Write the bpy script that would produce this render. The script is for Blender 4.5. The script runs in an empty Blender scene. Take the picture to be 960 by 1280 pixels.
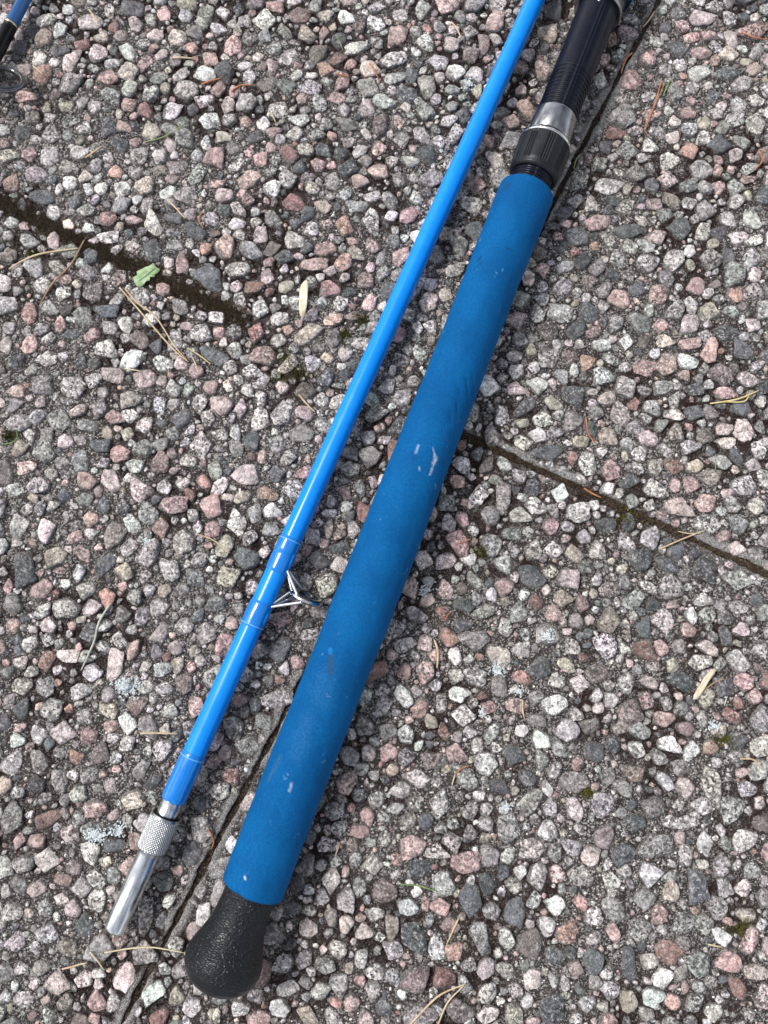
import bpy, math, random
import numpy as np
from mathutils import Vector, Matrix
R = math.radians
random.seed(7); rng = np.random.default_rng(7)
scene = bpy.context.scene
COL = scene.collection

# ------------------------------------------------------------------ camera
TILT = R(9.0); DIST = 0.43; F = 967.0          # F: focal length in photo pixels (960 x 1280)
cam_d = bpy.data.cameras.new('camera'); cam = bpy.data.objects.new('camera', cam_d); COL.objects.link(cam)
cam_d.sensor_fit = 'VERTICAL'; cam_d.sensor_height = 36.0; cam_d.lens = F/1280*36
cam_d.clip_start = 0.01; cam_d.clip_end = 100
CAMP = np.array([0.0, -DIST*math.sin(TILT), DIST*math.cos(TILT)])
cam.location = CAMP; cam.rotation_euler = (TILT, 0, 0)
scene.camera = cam

# ------------------------------------------------------------------ sky and sun (bright overcast)
SUN = Vector((-0.62, 0.30, 0.95)).normalized()
w = bpy.data.worlds.new('World'); scene.world = w; w.use_nodes = True
nt = w.node_tree; bg = nt.nodes['Background']
sky = nt.nodes.new('ShaderNodeTexSky'); sky.sky_type = 'NISHITA'; sky.sun_disc = False
sky.sun_elevation = math.asin(SUN.z); sky.sun_rotation = math.atan2(SUN.x, SUN.y)
sky.air_density = 1.0; sky.dust_density = 2.0
hs = nt.nodes.new('ShaderNodeHueSaturation'); hs.inputs['Saturation'].default_value = 0.36
nt.links.new(sky.outputs[0], hs.inputs['Color'])
tcw = nt.nodes.new('ShaderNodeTexCoord'); nzw = nt.nodes.new('ShaderNodeTexNoise')
nzw.inputs['Scale'].default_value = 2.6; nzw.inputs['Detail'].default_value = 2
nt.links.new(tcw.outputs['Generated'], nzw.inputs['Vector'])
rw = nt.nodes.new('ShaderNodeMapRange'); rw.inputs[1].default_value = 0.36; rw.inputs[2].default_value = 0.66
rw.inputs[3].default_value = 0.30; rw.inputs[4].default_value = 2.0
nt.links.new(nzw.outputs[0], rw.inputs[0])
mlt = nt.nodes.new('ShaderNodeVectorMath'); mlt.operation = 'SCALE'
nt.links.new(hs.outputs[0], mlt.inputs[0]); nt.links.new(rw.outputs[0], mlt.inputs['Scale'])
nt.links.new(mlt.outputs[0], bg.inputs['Color'])
bg.inputs['Strength'].default_value = 0.09
sl = bpy.data.lights.new('sun', 'SUN'); sl.energy = 1.5; sl.angle = R(10); sl.color = (1.0, 0.975, 0.94)
so = bpy.data.objects.new('sun', sl); COL.objects.link(so)
so.rotation_euler = (-SUN).to_track_quat('-Z', 'Y').to_euler(); so.location = SUN*3
vs = scene.view_settings; vs.view_transform = 'Standard'; vs.look = 'None'; vs.gamma = 1
vs.use_curve_mapping = False; vs.exposure = 1.0
scene.render.engine = 'CYCLES'

# ------------------------------------------------------------------ helpers: pixel <-> place
ct, st = math.cos(TILT), math.sin(TILT)
def at(px, py, z=0.0):
    cx, cy = (px-480)/F, (640-py)/F
    d = np.array([cx, cy*ct+st, cy*st-ct]); k = (z-CAMP[2])/d[2]
    return CAMP + d*k
def sc(px, py, z=0.0):                       # pixels per metre there
    p = at(px, py, z) - CAMP
    depth = p[1]*st - p[2]*ct
    return F/depth

# ------------------------------------------------------------------ helpers: numpy value noise
_lat = rng.random((256, 256))
def vnoise(x, y):
    xi = np.floor(x).astype(int); yi = np.floor(y).astype(int); fx = x-xi; fy = y-yi
    fx = fx*fx*(3-2*fx); fy = fy*fy*(3-2*fy)
    g = lambda a, b: _lat[a & 255, b & 255]
    return (g(xi, yi)*(1-fx)+g(xi+1, yi)*fx)*(1-fy)+(g(xi, yi+1)*(1-fx)+g(xi+1, yi+1)*fx)*fy
def fbm(x, y, s, o=4):
    v = 0; a = 0.5; t = 0
    for i in range(o):
        v = v+a*vnoise(x*s+17.3*i, y*s+9.1*i); t += a; a *= .5; s *= 2.03
    return v/t

# ------------------------------------------------------------------ helpers: meshes
def mesh_np(name, V, faces, mat=None, attrs=None, smooth=True, uv=None):
    """faces: (n,3) or (n,4) int array or list of such arrays"""
    if not isinstance(faces, list): faces = [faces]
    me = bpy.data.meshes.new(name)
    V = np.asarray(V, dtype=np.float32)
    loops = np.concatenate([f.ravel() for f in faces]).astype(np.int32)
    tot = np.concatenate([np.full(len(f), f.shape[1], dtype=np.int32) for f in faces])
    start = np.concatenate([[0], np.cumsum(tot)[:-1]]).astype(np.int32)
    me.vertices.add(len(V)); me.vertices.foreach_set('co', V.ravel())
    me.loops.add(len(loops)); me.loops.foreach_set('vertex_index', loops)
    me.polygons.add(len(tot)); me.polygons.foreach_set('loop_start', start); me.polygons.foreach_set('loop_total', tot)
    me.polygons.foreach_set('use_smooth', np.full(len(tot), smooth))
    for k, a in (attrs or {}).items():
        a = np.asarray(a, dtype=np.float32)
        if a.ndim == 1: me.attributes.new(k, 'FLOAT', 'POINT').data.foreach_set('value', a)
        else: me.attributes.new(k, 'FLOAT_COLOR', 'POINT').data.foreach_set('color', a.ravel())
    me.update(calc_edges=True); me.validate()
    if mat: me.materials.append(mat)
    return me
def obj(name, me, parent=None, **props):
    o = bpy.data.objects.new(name, me); COL.objects.link(o)
    if parent: o.parent = parent
    for k, v in props.items(): o[k] = v
    return o
def revolve(prof, n=64, rfun=None, cap0=True, cap1=True):
    """prof: list of (x, r) along local X"""
    prof = np.array(prof, dtype=float); m = len(prof)
    th = np.linspace(0, 2*np.pi, n, endpoint=False)
    X = np.repeat(prof[:, 0], n).reshape(m, n); Rr = np.repeat(prof[:, 1], n).reshape(m, n)
    T = np.tile(th, (m, 1))
    if rfun is not None: Rr = rfun(X, T, Rr)
    V = np.stack([X, Rr*np.cos(T), Rr*np.sin(T)], -1).reshape(-1, 3)
    i = np.arange(m-1)[:, None]*n; j = np.arange(n)[None, :]; k = (j+1) % n
    F4 = np.stack([i+j, i+n+j, i+n+k, i+k], -1).reshape(-1, 4)[:, ::-1]
    fs = [F4]; V = list(map(tuple, V))
    tr = []
    if cap0:
        V.append((prof[0, 0], 0, 0)); c = len(V)-1; tr += [(c, (a+1) % n, a) for a in range(n)]
    if cap1:
        V.append((prof[-1, 0], 0, 0)); c = len(V)-1; b = (m-1)*n; tr += [(c, b+a, b+(a+1) % n) for a in range(n)]
    if tr: fs.append(np.array(tr))
    return np.array(V), fs
def dens(prof, step):
    out = [prof[0]]
    for a, b in zip(prof[:-1], prof[1:]):
        k = max(1, int(math.hypot(b[0]-a[0], b[1]-a[1])/step))
        out += [(a[0]+(b[0]-a[0])*t/k, a[1]+(b[1]-a[1])*t/k) for t in range(1, k+1)]
    return out
def tube(pts, rad, n=8, closed=False):
    pts = [Vector(p) for p in pts]; m = len(pts); V = []; up = None
    for i, p in enumerate(pts):
        a = pts[(i-1) % m] if (closed or i > 0) else p; b = pts[(i+1) % m] if (closed or i < m-1) else p
        t = (b-a).normalized()
        if up is None: up = t.orthogonal().normalized()
        up = (up - t*up.dot(t)).normalized(); s = t.cross(up)
        r = rad[i] if hasattr(rad, '__len__') else rad
        for k in range(n):
            q = 2*math.pi*k/n; V.append(tuple(p+(up*math.cos(q)+s*math.sin(q))*r))
    Fq = []
    for i in range(m if closed else m-1):
        for k in range(n):
            a = i*n+k; b = i*n+(k+1) % n; c = ((i+1) % m)*n+(k+1) % n; d = ((i+1) % m)*n+k
            Fq.append((a, b, c, d))
    fs = [np.array(Fq)]
    if not closed:
        V.append(tuple(pts[0])); c0 = len(V)-1; V.append(tuple(pts[-1])); c1 = len(V)-1; b = (m-1)*n
        fs.append(np.array([(c0, (k+1) % n, k) for k in range(n)]+[(c1, b+k, b+(k+1) % n) for k in range(n)]))
    return np.array(V), fs
def join(parts):
    V = []; q = []; t = []; o = 0
    for v, fs in parts:
        V.append(v)
        for f in fs: (q if f.shape[1] == 4 else t).append(f+o)
        o += len(v)
    fs = []
    if q: fs.append(np.concatenate(q))
    if t: fs.append(np.concatenate(t))
    return np.concatenate(V), fs
def smooth_path(pts, k=5):
    P = [Vector(p) for p in pts]
    if len(P) < 3: return [P[0].lerp(P[1], i/k) for i in range(k+1)]
    out = []
    for i in range(len(P)-1):
        p0 = P[max(i-1, 0)]; p1 = P[i]; p2 = P[i+1]; p3 = P[min(i+2, len(P)-1)]
        for j in range(k):
            t = j/k
            out.append(0.5*((2*p1)+(p2-p0)*t+(2*p0-5*p1+4*p2-p3)*t*t+(3*p1-p0-3*p2+p3)*t**3))
    out.append(P[-1]); return out

# ------------------------------------------------------------------ helpers: materials
class NM:
    def __init__(s, name, rough=0.6, metal=0.0, col=(.5, .5, .5)):
        s.m = bpy.data.materials.new(name); s.m.use_nodes = True; s.t = s.m.node_tree
        s.b = s.t.nodes['Principled BSDF']; s.b.inputs['Roughness'].default_value = rough
        s.b.inputs['Metallic'].default_value = metal; s.b.inputs['Base Color'].default_value = (*col, 1)
    def n(s, typ, **kw):
        nd = s.t.nodes.new(typ)
        for k, v in kw.items():
            if k.startswith('i_'):
                kk = k[2:].replace('_', ' '); kk = int(kk) if kk.isdigit() else kk
                s.put(nd.inputs[kk], v)
            else: setattr(nd, k, v)
        return nd
    def put(s, sock, v):
        if isinstance(v, bpy.types.NodeSocket): s.t.links.new(v, sock)
        else: sock.default_value = v
    def math(s, op, a, b=0.0, c=None, clamp=False):
        nd = s.t.nodes.new('ShaderNodeMath'); nd.operation = op; nd.use_clamp = clamp
        s.put(nd.inputs[0], a); s.put(nd.inputs[1], b)
        if c is not None: s.put(nd.inputs[2], c)
        return nd.outputs[0]
    def ramp(s, v, a, b, lo=0.0, hi=1.0):
        nd = s.t.nodes.new('ShaderNodeMapRange'); nd.interpolation_type = 'SMOOTHSTEP'
        s.put(nd.inputs[0], v)
        for i, q in ((1, a), (2, b), (3, lo), (4, hi)): s.put(nd.inputs[i], q)
        return nd.outputs[0]
    def mix(s, f, a, b, mode='MIX'):
        nd = s.t.nodes.new('ShaderNodeMix'); nd.data_type = 'RGBA'; nd.blend_type = mode
        s.put(nd.inputs[0], f)
        for i, q in ((6, a), (7, b)):
            if isinstance(q, tuple) and len(q) == 3: q = (*q, 1)
            s.put(nd.inputs[i], q)
        return nd.outputs[2]
    def scale(s, v, f):
        nd = s.t.nodes.new('ShaderNodeVectorMath'); nd.operation = 'SCALE'
        s.put(nd.inputs[0], v); s.put(nd.inputs['Scale'], f); return nd.outputs[0]
    def noise(s, vec, scale, detail=3, rough=0.5, dist=0.0):
        nd = s.t.nodes.new('ShaderNodeTexNoise'); s.put(nd.inputs['Vector'], vec)
        nd.inputs['Scale'].default_value = scale; nd.inputs['Detail'].default_value = detail
        nd.inputs['Roughness'].default_value = rough; nd.inputs['Distortion'].default_value = dist
        return nd.outputs[0]
    def voro(s, vec, scale, feat='F1', out='Color', rnd=1.0):
        nd = s.t.nodes.new('ShaderNodeTexVoronoi'); nd.feature = feat; s.put(nd.inputs['Vector'], vec)
        nd.inputs['Scale'].default_value = scale; nd.inputs['Randomness'].default_value = rnd
        return nd.outputs[out]
    def sep(s, c):
        nd = s.t.nodes.new('ShaderNodeSeparateColor'); s.put(nd.inputs[0], c); return nd.outputs
    def attr(s, name):
        nd = s.t.nodes.new('ShaderNodeAttribute'); nd.attribute_name = name; return nd.outputs
    def bump(s, h, dist=0.001, strength=1.0):
        nd = s.t.nodes.new('ShaderNodeBump'); s.put(nd.inputs['Height'], h)
        nd.inputs['Distance'].default_value = dist; nd.inputs['Strength'].default_value = strength
        s.t.links.new(nd.outputs[0], s.b.inputs['Normal'])
    def col(s, c): s.put(s.b.inputs['Base Color'], c)
    def pos(s): return s.t.nodes.new('ShaderNodeNewGeometry').outputs['Position']
    def objc(s): return s.t.nodes.new('ShaderNodeTexCoord').outputs['Object']

def stone_material(name, inst):
    m = NM(name, 0.72)
    if inst:
        oi = m.t.nodes.new('ShaderNodeObjectInfo'); tint = oi.outputs['Color']; spk = oi.outputs['Alpha']; rnd = oi.outputs['Random']
    else:
        a = m.attr('tint'); tint = a['Color']; spk = a['Alpha']; rnd = m.attr('rnd')['Fac']
    va = m.t.nodes.new('ShaderNodeVectorMath'); va.operation = 'ADD'
    cx = m.t.nodes.new('ShaderNodeCombineXYZ')
    for i in range(3): m.put(cx.inputs[i], m.math('MULTIPLY', rnd, (3.1, 5.3, 7.7)[i]))
    m.put(va.inputs[0], m.pos()); m.put(va.inputs[1], cx.outputs[0]); P = va.outputs[0]
    n1 = m.noise(P, 190, 4, 0.6, 0.4)
    n2 = m.noise(P, 1250, 3, 0.65)
    n3 = m.noise(P, 520, 3, 0.6, 0.8)
    vc = m.sep(m.voro(P, 820)); vf = m.sep(m.voro(P, 1900))
    c = m.scale(tint, m.ramp(n1, 0.30, 0.70, 0.58, 1.38))
    # second mineral hue: pinkish / greenish drift
    c = m.mix(m.ramp(n3, 0.5, 0.68, 0, 0.35), c, m.mix(m.ramp(rnd, 0.3, 0.6), (.42, .41, .39), (.38, .30, .275)))
    n5 = m.noise(P, 260, 3, .6, 1.2)
    c = m.scale(c, m.ramp(n5, .56, .66, 1.0, .42))
    c = m.mix(m.ramp(n5, .40, .32, 0, .45), c, (.60, .58, .555))
    cry = m.scale(c, m.ramp(vc[0], 0.0, 1.0, 0.40, 1.55))
    c = m.mix(spk, c, cry)
    c = m.scale(c, m.ramp(vf[1], 0.0, 1.0, 0.72, 1.25))
    dk = m.math('MULTIPLY', m.math('GREATER_THAN', vc[1], 0.74), m.ramp(n2, 0.42, 0.52))
    c = m.mix(m.math('MULTIPLY', dk, m.math('MULTIPLY', spk, 1.1, clamp=True)), c, (.035, .033, .035))
    wt = m.math('MULTIPLY', m.math('GREATER_THAN', vc[2], 0.8), m.ramp(n2, 0.46, 0.56))
    c = m.mix(m.math('MULTIPLY', wt, m.math('MULTIPLY', spk, 0.8)), c, (.74, .72, .69))
    # cement paste film and dirt left on the flanks of the stone
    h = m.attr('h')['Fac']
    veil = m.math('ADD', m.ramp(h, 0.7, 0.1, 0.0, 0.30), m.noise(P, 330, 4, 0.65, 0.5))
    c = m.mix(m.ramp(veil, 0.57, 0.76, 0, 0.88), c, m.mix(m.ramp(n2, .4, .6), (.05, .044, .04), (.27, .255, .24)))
    m.col(c)
    hh = m.math('ADD', m.math('MULTIPLY', n2, 0.5), m.math('MULTIPLY', n3, 1.0))
    hh = m.math('ADD', hh, m.math('MULTIPLY', vc[0], 0.22))
    m.bump(hh, 0.0013, 1.0)
    m.b.inputs['Roughness'].default_value = 0.62; m.b.inputs['Specular IOR Level'].default_value = 0.35
    return m.m
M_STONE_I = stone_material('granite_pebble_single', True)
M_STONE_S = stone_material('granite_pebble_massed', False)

def cement_material():
    m = NM('weathered_cement', 0.85); P = m.pos()
    n1 = m.noise(P, 60, 4, 0.6); n2 = m.noise(P, 420, 4, 0.7); n3 = m.noise(P, 1500, 3, 0.7)
    vc = m.sep(m.voro(P, 1100)); vf = m.sep(m.voro(P, 2200))
    c = m.mix(m.ramp(n1, .3, .7), (.030, .021, .019), (.066, .053, .047))
    c = m.scale(c, m.ramp(n2, .3, .7, .45, 1.5))
    g = m.math('MULTIPLY', m.math('GREATER_THAN', vc[0], .66), m.ramp(n3, .40, .50))
    c = m.mix(g, c, m.mix(vc[1], (.20, .185, .17), (.60, .56, .52)))
    g2 = m.math('MULTIPLY', m.math('GREATER_THAN', vf[0], .8), m.ramp(n3, .5, .55))
    c = m.mix(g2, c, (.48, .45, .42))
    d = m.math('GREATER_THAN', vf[2], .74); c = m.mix(m.math('MULTIPLY', d, .7), c, (.03, .027, .026))
    lip = m.attr('lip')['Fac']
    lf = m.math('MULTIPLY', lip, m.ramp(n2, .3, .55, .35, 1.0))
    c = m.mix(lf, c, m.mix(m.ramp(n3, .35, .65), (.12, .11, .10), (.56, .54, .51)))
    mo = m.attr('mossy')['Fac']
    c = m.mix(m.math('MULTIPLY', mo, .85), c, m.mix(m.ramp(n3, .4, .6), (.014, .006, .006), (.042, .020, .016)))
    m.col(c)
    hh = m.math('ADD', m.math('MULTIPLY', n2, 1.2), m.math('ADD', n3, m.math('MULTIPLY', vc[0], .5)))
    m.bump(hh, 0.0012, 1.0)
    return m.m
M_CEM = cement_material()
def soil_material():
    m = NM('dark_joint_soil', 0.95); P = m.pos()
    n2 = m.noise(P, 700, 4, 0.7); n3 = m.noise(P, 2000, 2, 0.7); vc = m.sep(m.voro(P, 1500))
    c = m.mix(m.ramp(n2, .35, .65), (.036, .025, .020), (.10, .073, .058))
    c = m.mix(m.math('GREATER_THAN', vc[0], .93), c, (.33, .30, .27))
    m.col(c); m.bump(m.math('ADD', n2, n3), .0012, 1); return m.m
M_SOIL = soil_material()
def tint_material(name, rough=.9, spec=.2, trans=0.0):
    m = NM(name, rough); a = m.attr('tint'); n = m.noise(m.pos(), 1500, 2, .6)
    m.col(m.scale(a['Color'], m.ramp(n, .3, .7, .7, 1.3))); m.b.inputs['Specular IOR Level'].default_value = spec
    return m.m
M_MOSS = tint_material('moss_leaflets'); M_GRIT = tint_material('sand_grains', .8, .3)
M_LICH = tint_material('lichen_crust', .95, .1)

# ------------------------------------------------------------------ the joints between the slabs
A0 = at(157, 1270)[:2]; A1 = at(824, 0)[:2]; uA = (A1-A0)/np.linalg.norm(A1-A0)       # joint A, bottom left to top right
BL0 = at(0, 253)[:2]; BL1 = at(307, 400)[:2]; uL = (BL1-BL0)/np.linalg.norm(BL1-BL0)   # joint B left of A
BR0 = at(649, 575)[:2]; BR1 = at(956, 715)[:2]; uR = (BR1-BR0)/np.linalg.norm(BR1-BR0)
def cross_pt(p, u, q, v):
    a = np.array([[u[0], -v[0]], [u[1], -v[1]]]); s = np.linalg.solve(a, q-p); return p+u*s[0]
OL = cross_pt(A0, uA, BL0, uL); OR = cross_pt(A0, uA, BR0, uR)
def perp(u): return np.array([-u[1], u[0]])
def sideA(P): return (P-A0) @ perp(uA)            # >0: left of A
def sideBL(P): return (P-BL0) @ perp(uL)          # >0: above
def sideBR(P): return (P-BR0) @ perp(uR)
FILLED = float(np.linalg.norm(OL-at(0, 253)[:2]))*.44; LL = FILLED/.44
HA, HBL, HBR = 0.0014, 0.0036, 0.0022             # half widths of the joints
def edge_dist(P):
    """signed distance inside a slab to its nearest joint edge, and slab index"""
    a = sideA(P); left = a > 0
    b = np.where(left, sideBL(P), sideBR(P)); hb = np.where(left, np.where(((P-OL)@uL) > -FILLED, -.01, HBL), HBR)
    d = np.minimum(np.abs(a)-HA, np.abs(b)-hb)
    idx = np.where(left, np.where(b > 0, 0, 1), np.where(b > 0, 2, 3))
    return d, idx
def place_dist(P):
    d, _ = edge_dist(P); a = sideA(P); left = a > 0
    b = np.where(left, sideBL(P), sideBR(P)); jit = .35+1.3*fbm(P[..., 0]+.7, P[..., 1]+.3, 75, 2); hb = np.where(left, np.where(((P-OL)@uL) > -FILLED, -.01, .0021*jit), .0020*jit)
    return np.minimum(np.abs(a)-HA-.0012, np.abs(b)-hb)
def mossy(x, y):
    return np.clip((fbm(x+3, y+1, 28, 4)-0.50)*7, 0, 1)*np.clip(fbm(x, y, 210, 2)*1.6, 0, 1)

SIZE = 0.50
slabs = []
def build_slab(i, O, ub, sa, sb, hb, label):
    n = 250; t = np.concatenate([[0, .0003, .0008, .0016], np.linspace(.003, SIZE, n)])
    ns = len(t)
    S, T = np.meshgrid(t, t, indexing='ij')            # S along A, T along B
    crs = abs(uA[0]*ub[1]-uA[1]*ub[0])
    off = O + sa*uA*(hb/crs) + sb*ub*(HA/crs)
    X = off[0]+sa*S*uA[0]+sb*T*ub[0]; Y = off[1]+sa*S*uA[1]+sb*T*ub[1]
    wob = (fbm(X, Y, 150, 4)-.5)*.0030+(fbm(X, Y, 45, 2)-.5)*.0020                  # chipped, wavering edge
    ed = np.minimum(S, T); ew = np.exp(-ed/.004)
    X = X+(sa*uA[0]+sb*ub[0])*wob*ew; Y = Y+(sa*uA[1]+sb*ub[1])*wob*ew
    mo = mossy(X, Y)
    Z = -.0008+(fbm(X, Y, 240, 4)-.5)*.0022+(fbm(X, Y, 900, 2)-.5)*.0006-mo*.0006
    lipw = np.where(S < T, .35 if (i in (0, 1)) else (1.0 if i == 2 else .3), 1.0)
    nz = fbm(X+5, Y+2, 90, 3)
    lw = .0014+.0038*nz
    lip = np.clip((lw-ed)/.0010, 0, 1)*lipw*np.clip(nz*3-.7+fbm(X, Y, 700, 2)-.5, 0, 1)
    Z = Z*(1-lip)+lip*(.0001+(fbm(X, Y, 420, 4)-.5)*.0016)
    Z = Z-np.where(ed < .0001, .0012, 0)-np.where(ed < .0005, .0003, 0)
    V = np.stack([X, Y, Z], -1).reshape(-1, 3)
    a = np.arange(ns-1)[:, None]*ns+np.arange(ns-1)[None, :]
    Q = np.stack([a, a+ns, a+ns+1, a+1], -1).reshape(-1, 4)
    if sa*sb*(uA[0]*ub[1]-uA[1]*ub[0]) < 0: Q = Q[:, ::-1]
    # skirt down to the bottom of the slab
    ring = np.concatenate([np.arange(ns), np.arange(1, ns)*ns+ns-1, (ns-1)*ns+np.arange(ns-2, -1, -1), np.arange(ns-2, 0, -1)*ns])
    low = V[ring].copy(); low[:, 2] = -.03; b0 = len(V); m = len(ring); k = np.arange(m); k2 = (k+1) % m
    SK = np.stack([ring[k], ring[k2], b0+k2, b0+k], -1)
    V = np.concatenate([V, low])
    lipa = np.concatenate([lip.ravel(), np.zeros(m)]); moa = np.concatenate([(mo*(1-lip)).ravel(), np.full(m, .6)])
    me = mesh_np('paving_slab', V, [Q, SK], M_CEM, {'lip': lipa, 'mossy': moa})
    o = obj('paving_slab', me, kind='structure', label=label)
    slabs.append(o)
build_slab(0, OL, uL, 1, -1, HBL, 'exposed aggregate paving slab at the upper left of the rods')
build_slab(1, OL, uL, -1, -1, HBL, 'exposed aggregate paving slab at the lower left under the steel ferrule')
build_slab(2, OR, uR, 1, 1, HBR, 'exposed aggregate paving slab at the upper right beside the reel seat')
build_slab(3, OR, uR, -1, 1, HBR, 'exposed aggregate paving slab at the lower right of the foam grip')
# ground below and around the slabs
n = 60; g = np.linspace(-1.6, 1.6, n); GX, GY = np.meshgrid(g, g, indexing='ij')
a = np.arange(n-1)[:, None]*n+np.arange(n-1)[None, :]
GQ = np.stack([a, a+n, a+n+1, a+1], -1).reshape(-1, 4)
obj('ground', mesh_np('ground', np.stack([GX, GY, -.012+(fbm(GX, GY, 9)-.5)*.004], -1).reshape(-1, 3), GQ, M_SOIL), kind='structure')
# soil in the joints
def joint(P0, u, L, hw, z, name):
    m = int(L/.0012); s = np.linspace(0, L, m); t = np.linspace(-hw, hw, 12)
    S, T = np.meshgrid(s, t, indexing='ij'); pu = perp(u)
    X = P0[0]+u[0]*S+pu[0]*T; Y = P0[1]+u[1]*S+pu[1]*T
    Z = z+(fbm(X, Y, 260, 4)-.5)*.0028+(fbm(X, Y, 1200, 2)-.5)*.0010
    a = np.arange(m-1)[:, None]*12+np.arange(11)[None, :]
    Q = np.stack([a, a+12, a+13, a+1], -1).reshape(-1, 4)
    if u[0]*pu[1]-u[1]*pu[0] < 0: Q = Q[:, ::-1]
    obj(name, mesh_np(name, np.stack([X, Y, Z], -1).reshape(-1, 3), Q, M_SOIL), kind='stuff',
        label='dark soil filling the narrow joint between paving slabs', category='soil')
joint(A0-uA*.15, uA, 1.0, .0044, -.0026, 'joint_soil')
joint(OL-uL*.5, uL, .5-FILLED, .0066, -.0006, 'joint_soil')
joint(OR+uR*.002, uR, .498, .0052, -.0024, 'joint_soil')
# the joint left of A is closed with cement and pebbles near the crossing
m_ = int(FILLED/.0012); S_, T_ = np.meshgrid(np.linspace(.002, FILLED+.004, m_), np.linspace(-.0062, .0062, 12), indexing='ij')
pu = perp(uL); X_ = OL[0]-uL[0]*S_+pu[0]*T_; Y_ = OL[1]-uL[1]*S_+pu[1]*T_
a_ = np.arange(m_-1)[:, None]*12+np.arange(11)[None, :]
obj('joint_mortar', mesh_np('joint_mortar', np.stack([X_, Y_, -.0008+(fbm(X_, Y_, 240, 4)-.5)*.0020], -1).reshape(-1, 3),
    np.stack([a_, a_+1, a_+13, a_+12], -1).reshape(-1, 4), M_CEM, {'lip': np.zeros(X_.size), 'mossy': mossy(X_, Y_).ravel()}), slabs[0], kind='stuff')
# ------------------------------------------------------------------ pebble shapes
def pebble_shape(seed, n, rings, angular):
    r = np.random.default_rng(seed)
    th = np.linspace(0, 2*np.pi, n, endpoint=False); ph = np.linspace(0, R(112), rings+1)[1:]
    D = [np.array([0, 0, 1.0])]
    for p in ph:
        for t in th: D.append([math.sin(p)*math.cos(t), math.sin(p)*math.sin(t), math.cos(p)])
    D = np.array(D)
    k = r.integers(4, 7); N = []; H = []
    ang = np.sort((np.arange(k)+r.uniform(-.38, .38, k))*2*np.pi/k)+r.uniform(0, 6.3)
    for q in ang:
        e = r.uniform(-.10, .30); N.append([math.cos(q)*math.cos(e), math.sin(q)*math.cos(e), math.sin(e)]); H.append(r.uniform(.74, 1.12))
    for j in range(r.integers(2, 5)):
        q = r.uniform(0, 6.3); e = r.uniform(.6, 1.2); N.append([math.cos(q)*math.cos(e), math.sin(q)*math.cos(e), math.sin(e)]); H.append(r.uniform(.74, 1.0))
    q = r.uniform(0, 6.3); e = r.uniform(1.25, 1.55); N.append([math.cos(q)*math.cos(e), math.sin(q)*math.cos(e), math.sin(e)]); H.append(r.uniform(.50, .66))
    N = np.array(N); H = np.array(H)
    s = np.clip(D @ N.T, 0, None)/H; p = angular
    rad = (np.sum(s**p, 1)+1e-6)**(-1/p); rad = np.clip(rad, .4, 1.45)
    # lumps and small chips
    lump = fbm(D[:, 0]*1.0+seed*3.1+D[:, 2]*.7, D[:, 1]+D[:, 2]*.6+seed*1.7, 2.6, 4)-.5
    rad = rad*(1+.30*lump)
    V = D*rad[:, None]
    eq = rad[1+(rings-2)*n:1+(rings-1)*n] if rings > 2 else rad[1:]
    V[:, :2] /= np.mean(np.linalg.norm(V[1:, :2].reshape(rings, n, 2), axis=-1).max(0))
    V[:, 2] *= .80
    F3 = [(0, 1+j, 1+(j+1) % n) for j in range(n)]
    F4 = [(1+i*n+j, 1+(i+1)*n+j, 1+(i+1)*n+(j+1) % n, 1+i*n+(j+1) % n) for i in range(rings-1) for j in range(n)]
    h = np.clip(V[:, 2]/V[:, 2].max(), 0, 1)
    return V, np.array(F4, dtype=int).reshape(-1, 4), np.array(F3), h
def to_tris(F4, F3): return np.concatenate([F3, F4[:, [0, 1, 2]], F4[:, [0, 2, 3]]])
LIB = []
for i in range(56):
    V, F4, F3, h = pebble_shape(i, 30, 7, rng.choice([14, 22, 34]))
    LIB.append(mesh_np('pebble', V, [F4, F3], M_STONE_I, {'h': h}))
LIBM = [(v, to_tris(f4, f3), h) for v, f4, f3, h in (pebble_shape(100+i, 11, 3, rng.choice([10, 16])) for i in range(40))]
LIBH = [(v, to_tris(f4, f3), h) for v, f4, f3, h in (pebble_shape(200+i, 20, 5, rng.choice([14, 24])) for i in range(40))]
LIBS = [(v, to_tris(f4, f3), h) for v, f4, f3, h in (pebble_shape(300+i, 7, 2, 8) for i in range(20))]
LIBG = [(v, to_tris(f4, f3), h) for v, f4, f3, h in (pebble_shape(400+i, 5, 1, 8) for i in range(12))]

PAL = {'L': ((.51, .475, .452), .9), 'G': ((.32, .303, .29), .8), 'D': ((.115, .121, .128), .35), 'P': ((.49, .345, .32), .6),
       'p': ((.62, .515, .49), .45), 'R': ((.30, .175, .155), .5), 'T': ((.47, .415, .34), .55), 'W': ((.70, .68, .65), .5),
       'O': ((.235, .24, .215), .5), 'S': ((.55, .35, .29), .45), 'B': ((.21, .172, .16), .5)}
def tint_of(c):
    (r, g, b), s = PAL[c]; k = 1.03+rng.normal(0, .19); k = min(max(k, .6), 1.45); j = rng.normal(0, .03, 3)
    return (max(r*k*(1+j[0]), .02), max(g*k*(1+j[1]), .02), max(b*k*(1+j[2]), .02), min(1, max(0, (s+rng.normal(0, .22))*.85)))
KEYS = 'LGDPpRTWOSB'; WTS = np.array([34, 24, 7, 11, 9, 1.4, 6, 5, 1, 1.3, 2.5]); WTS = WTS/WTS.sum()

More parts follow.
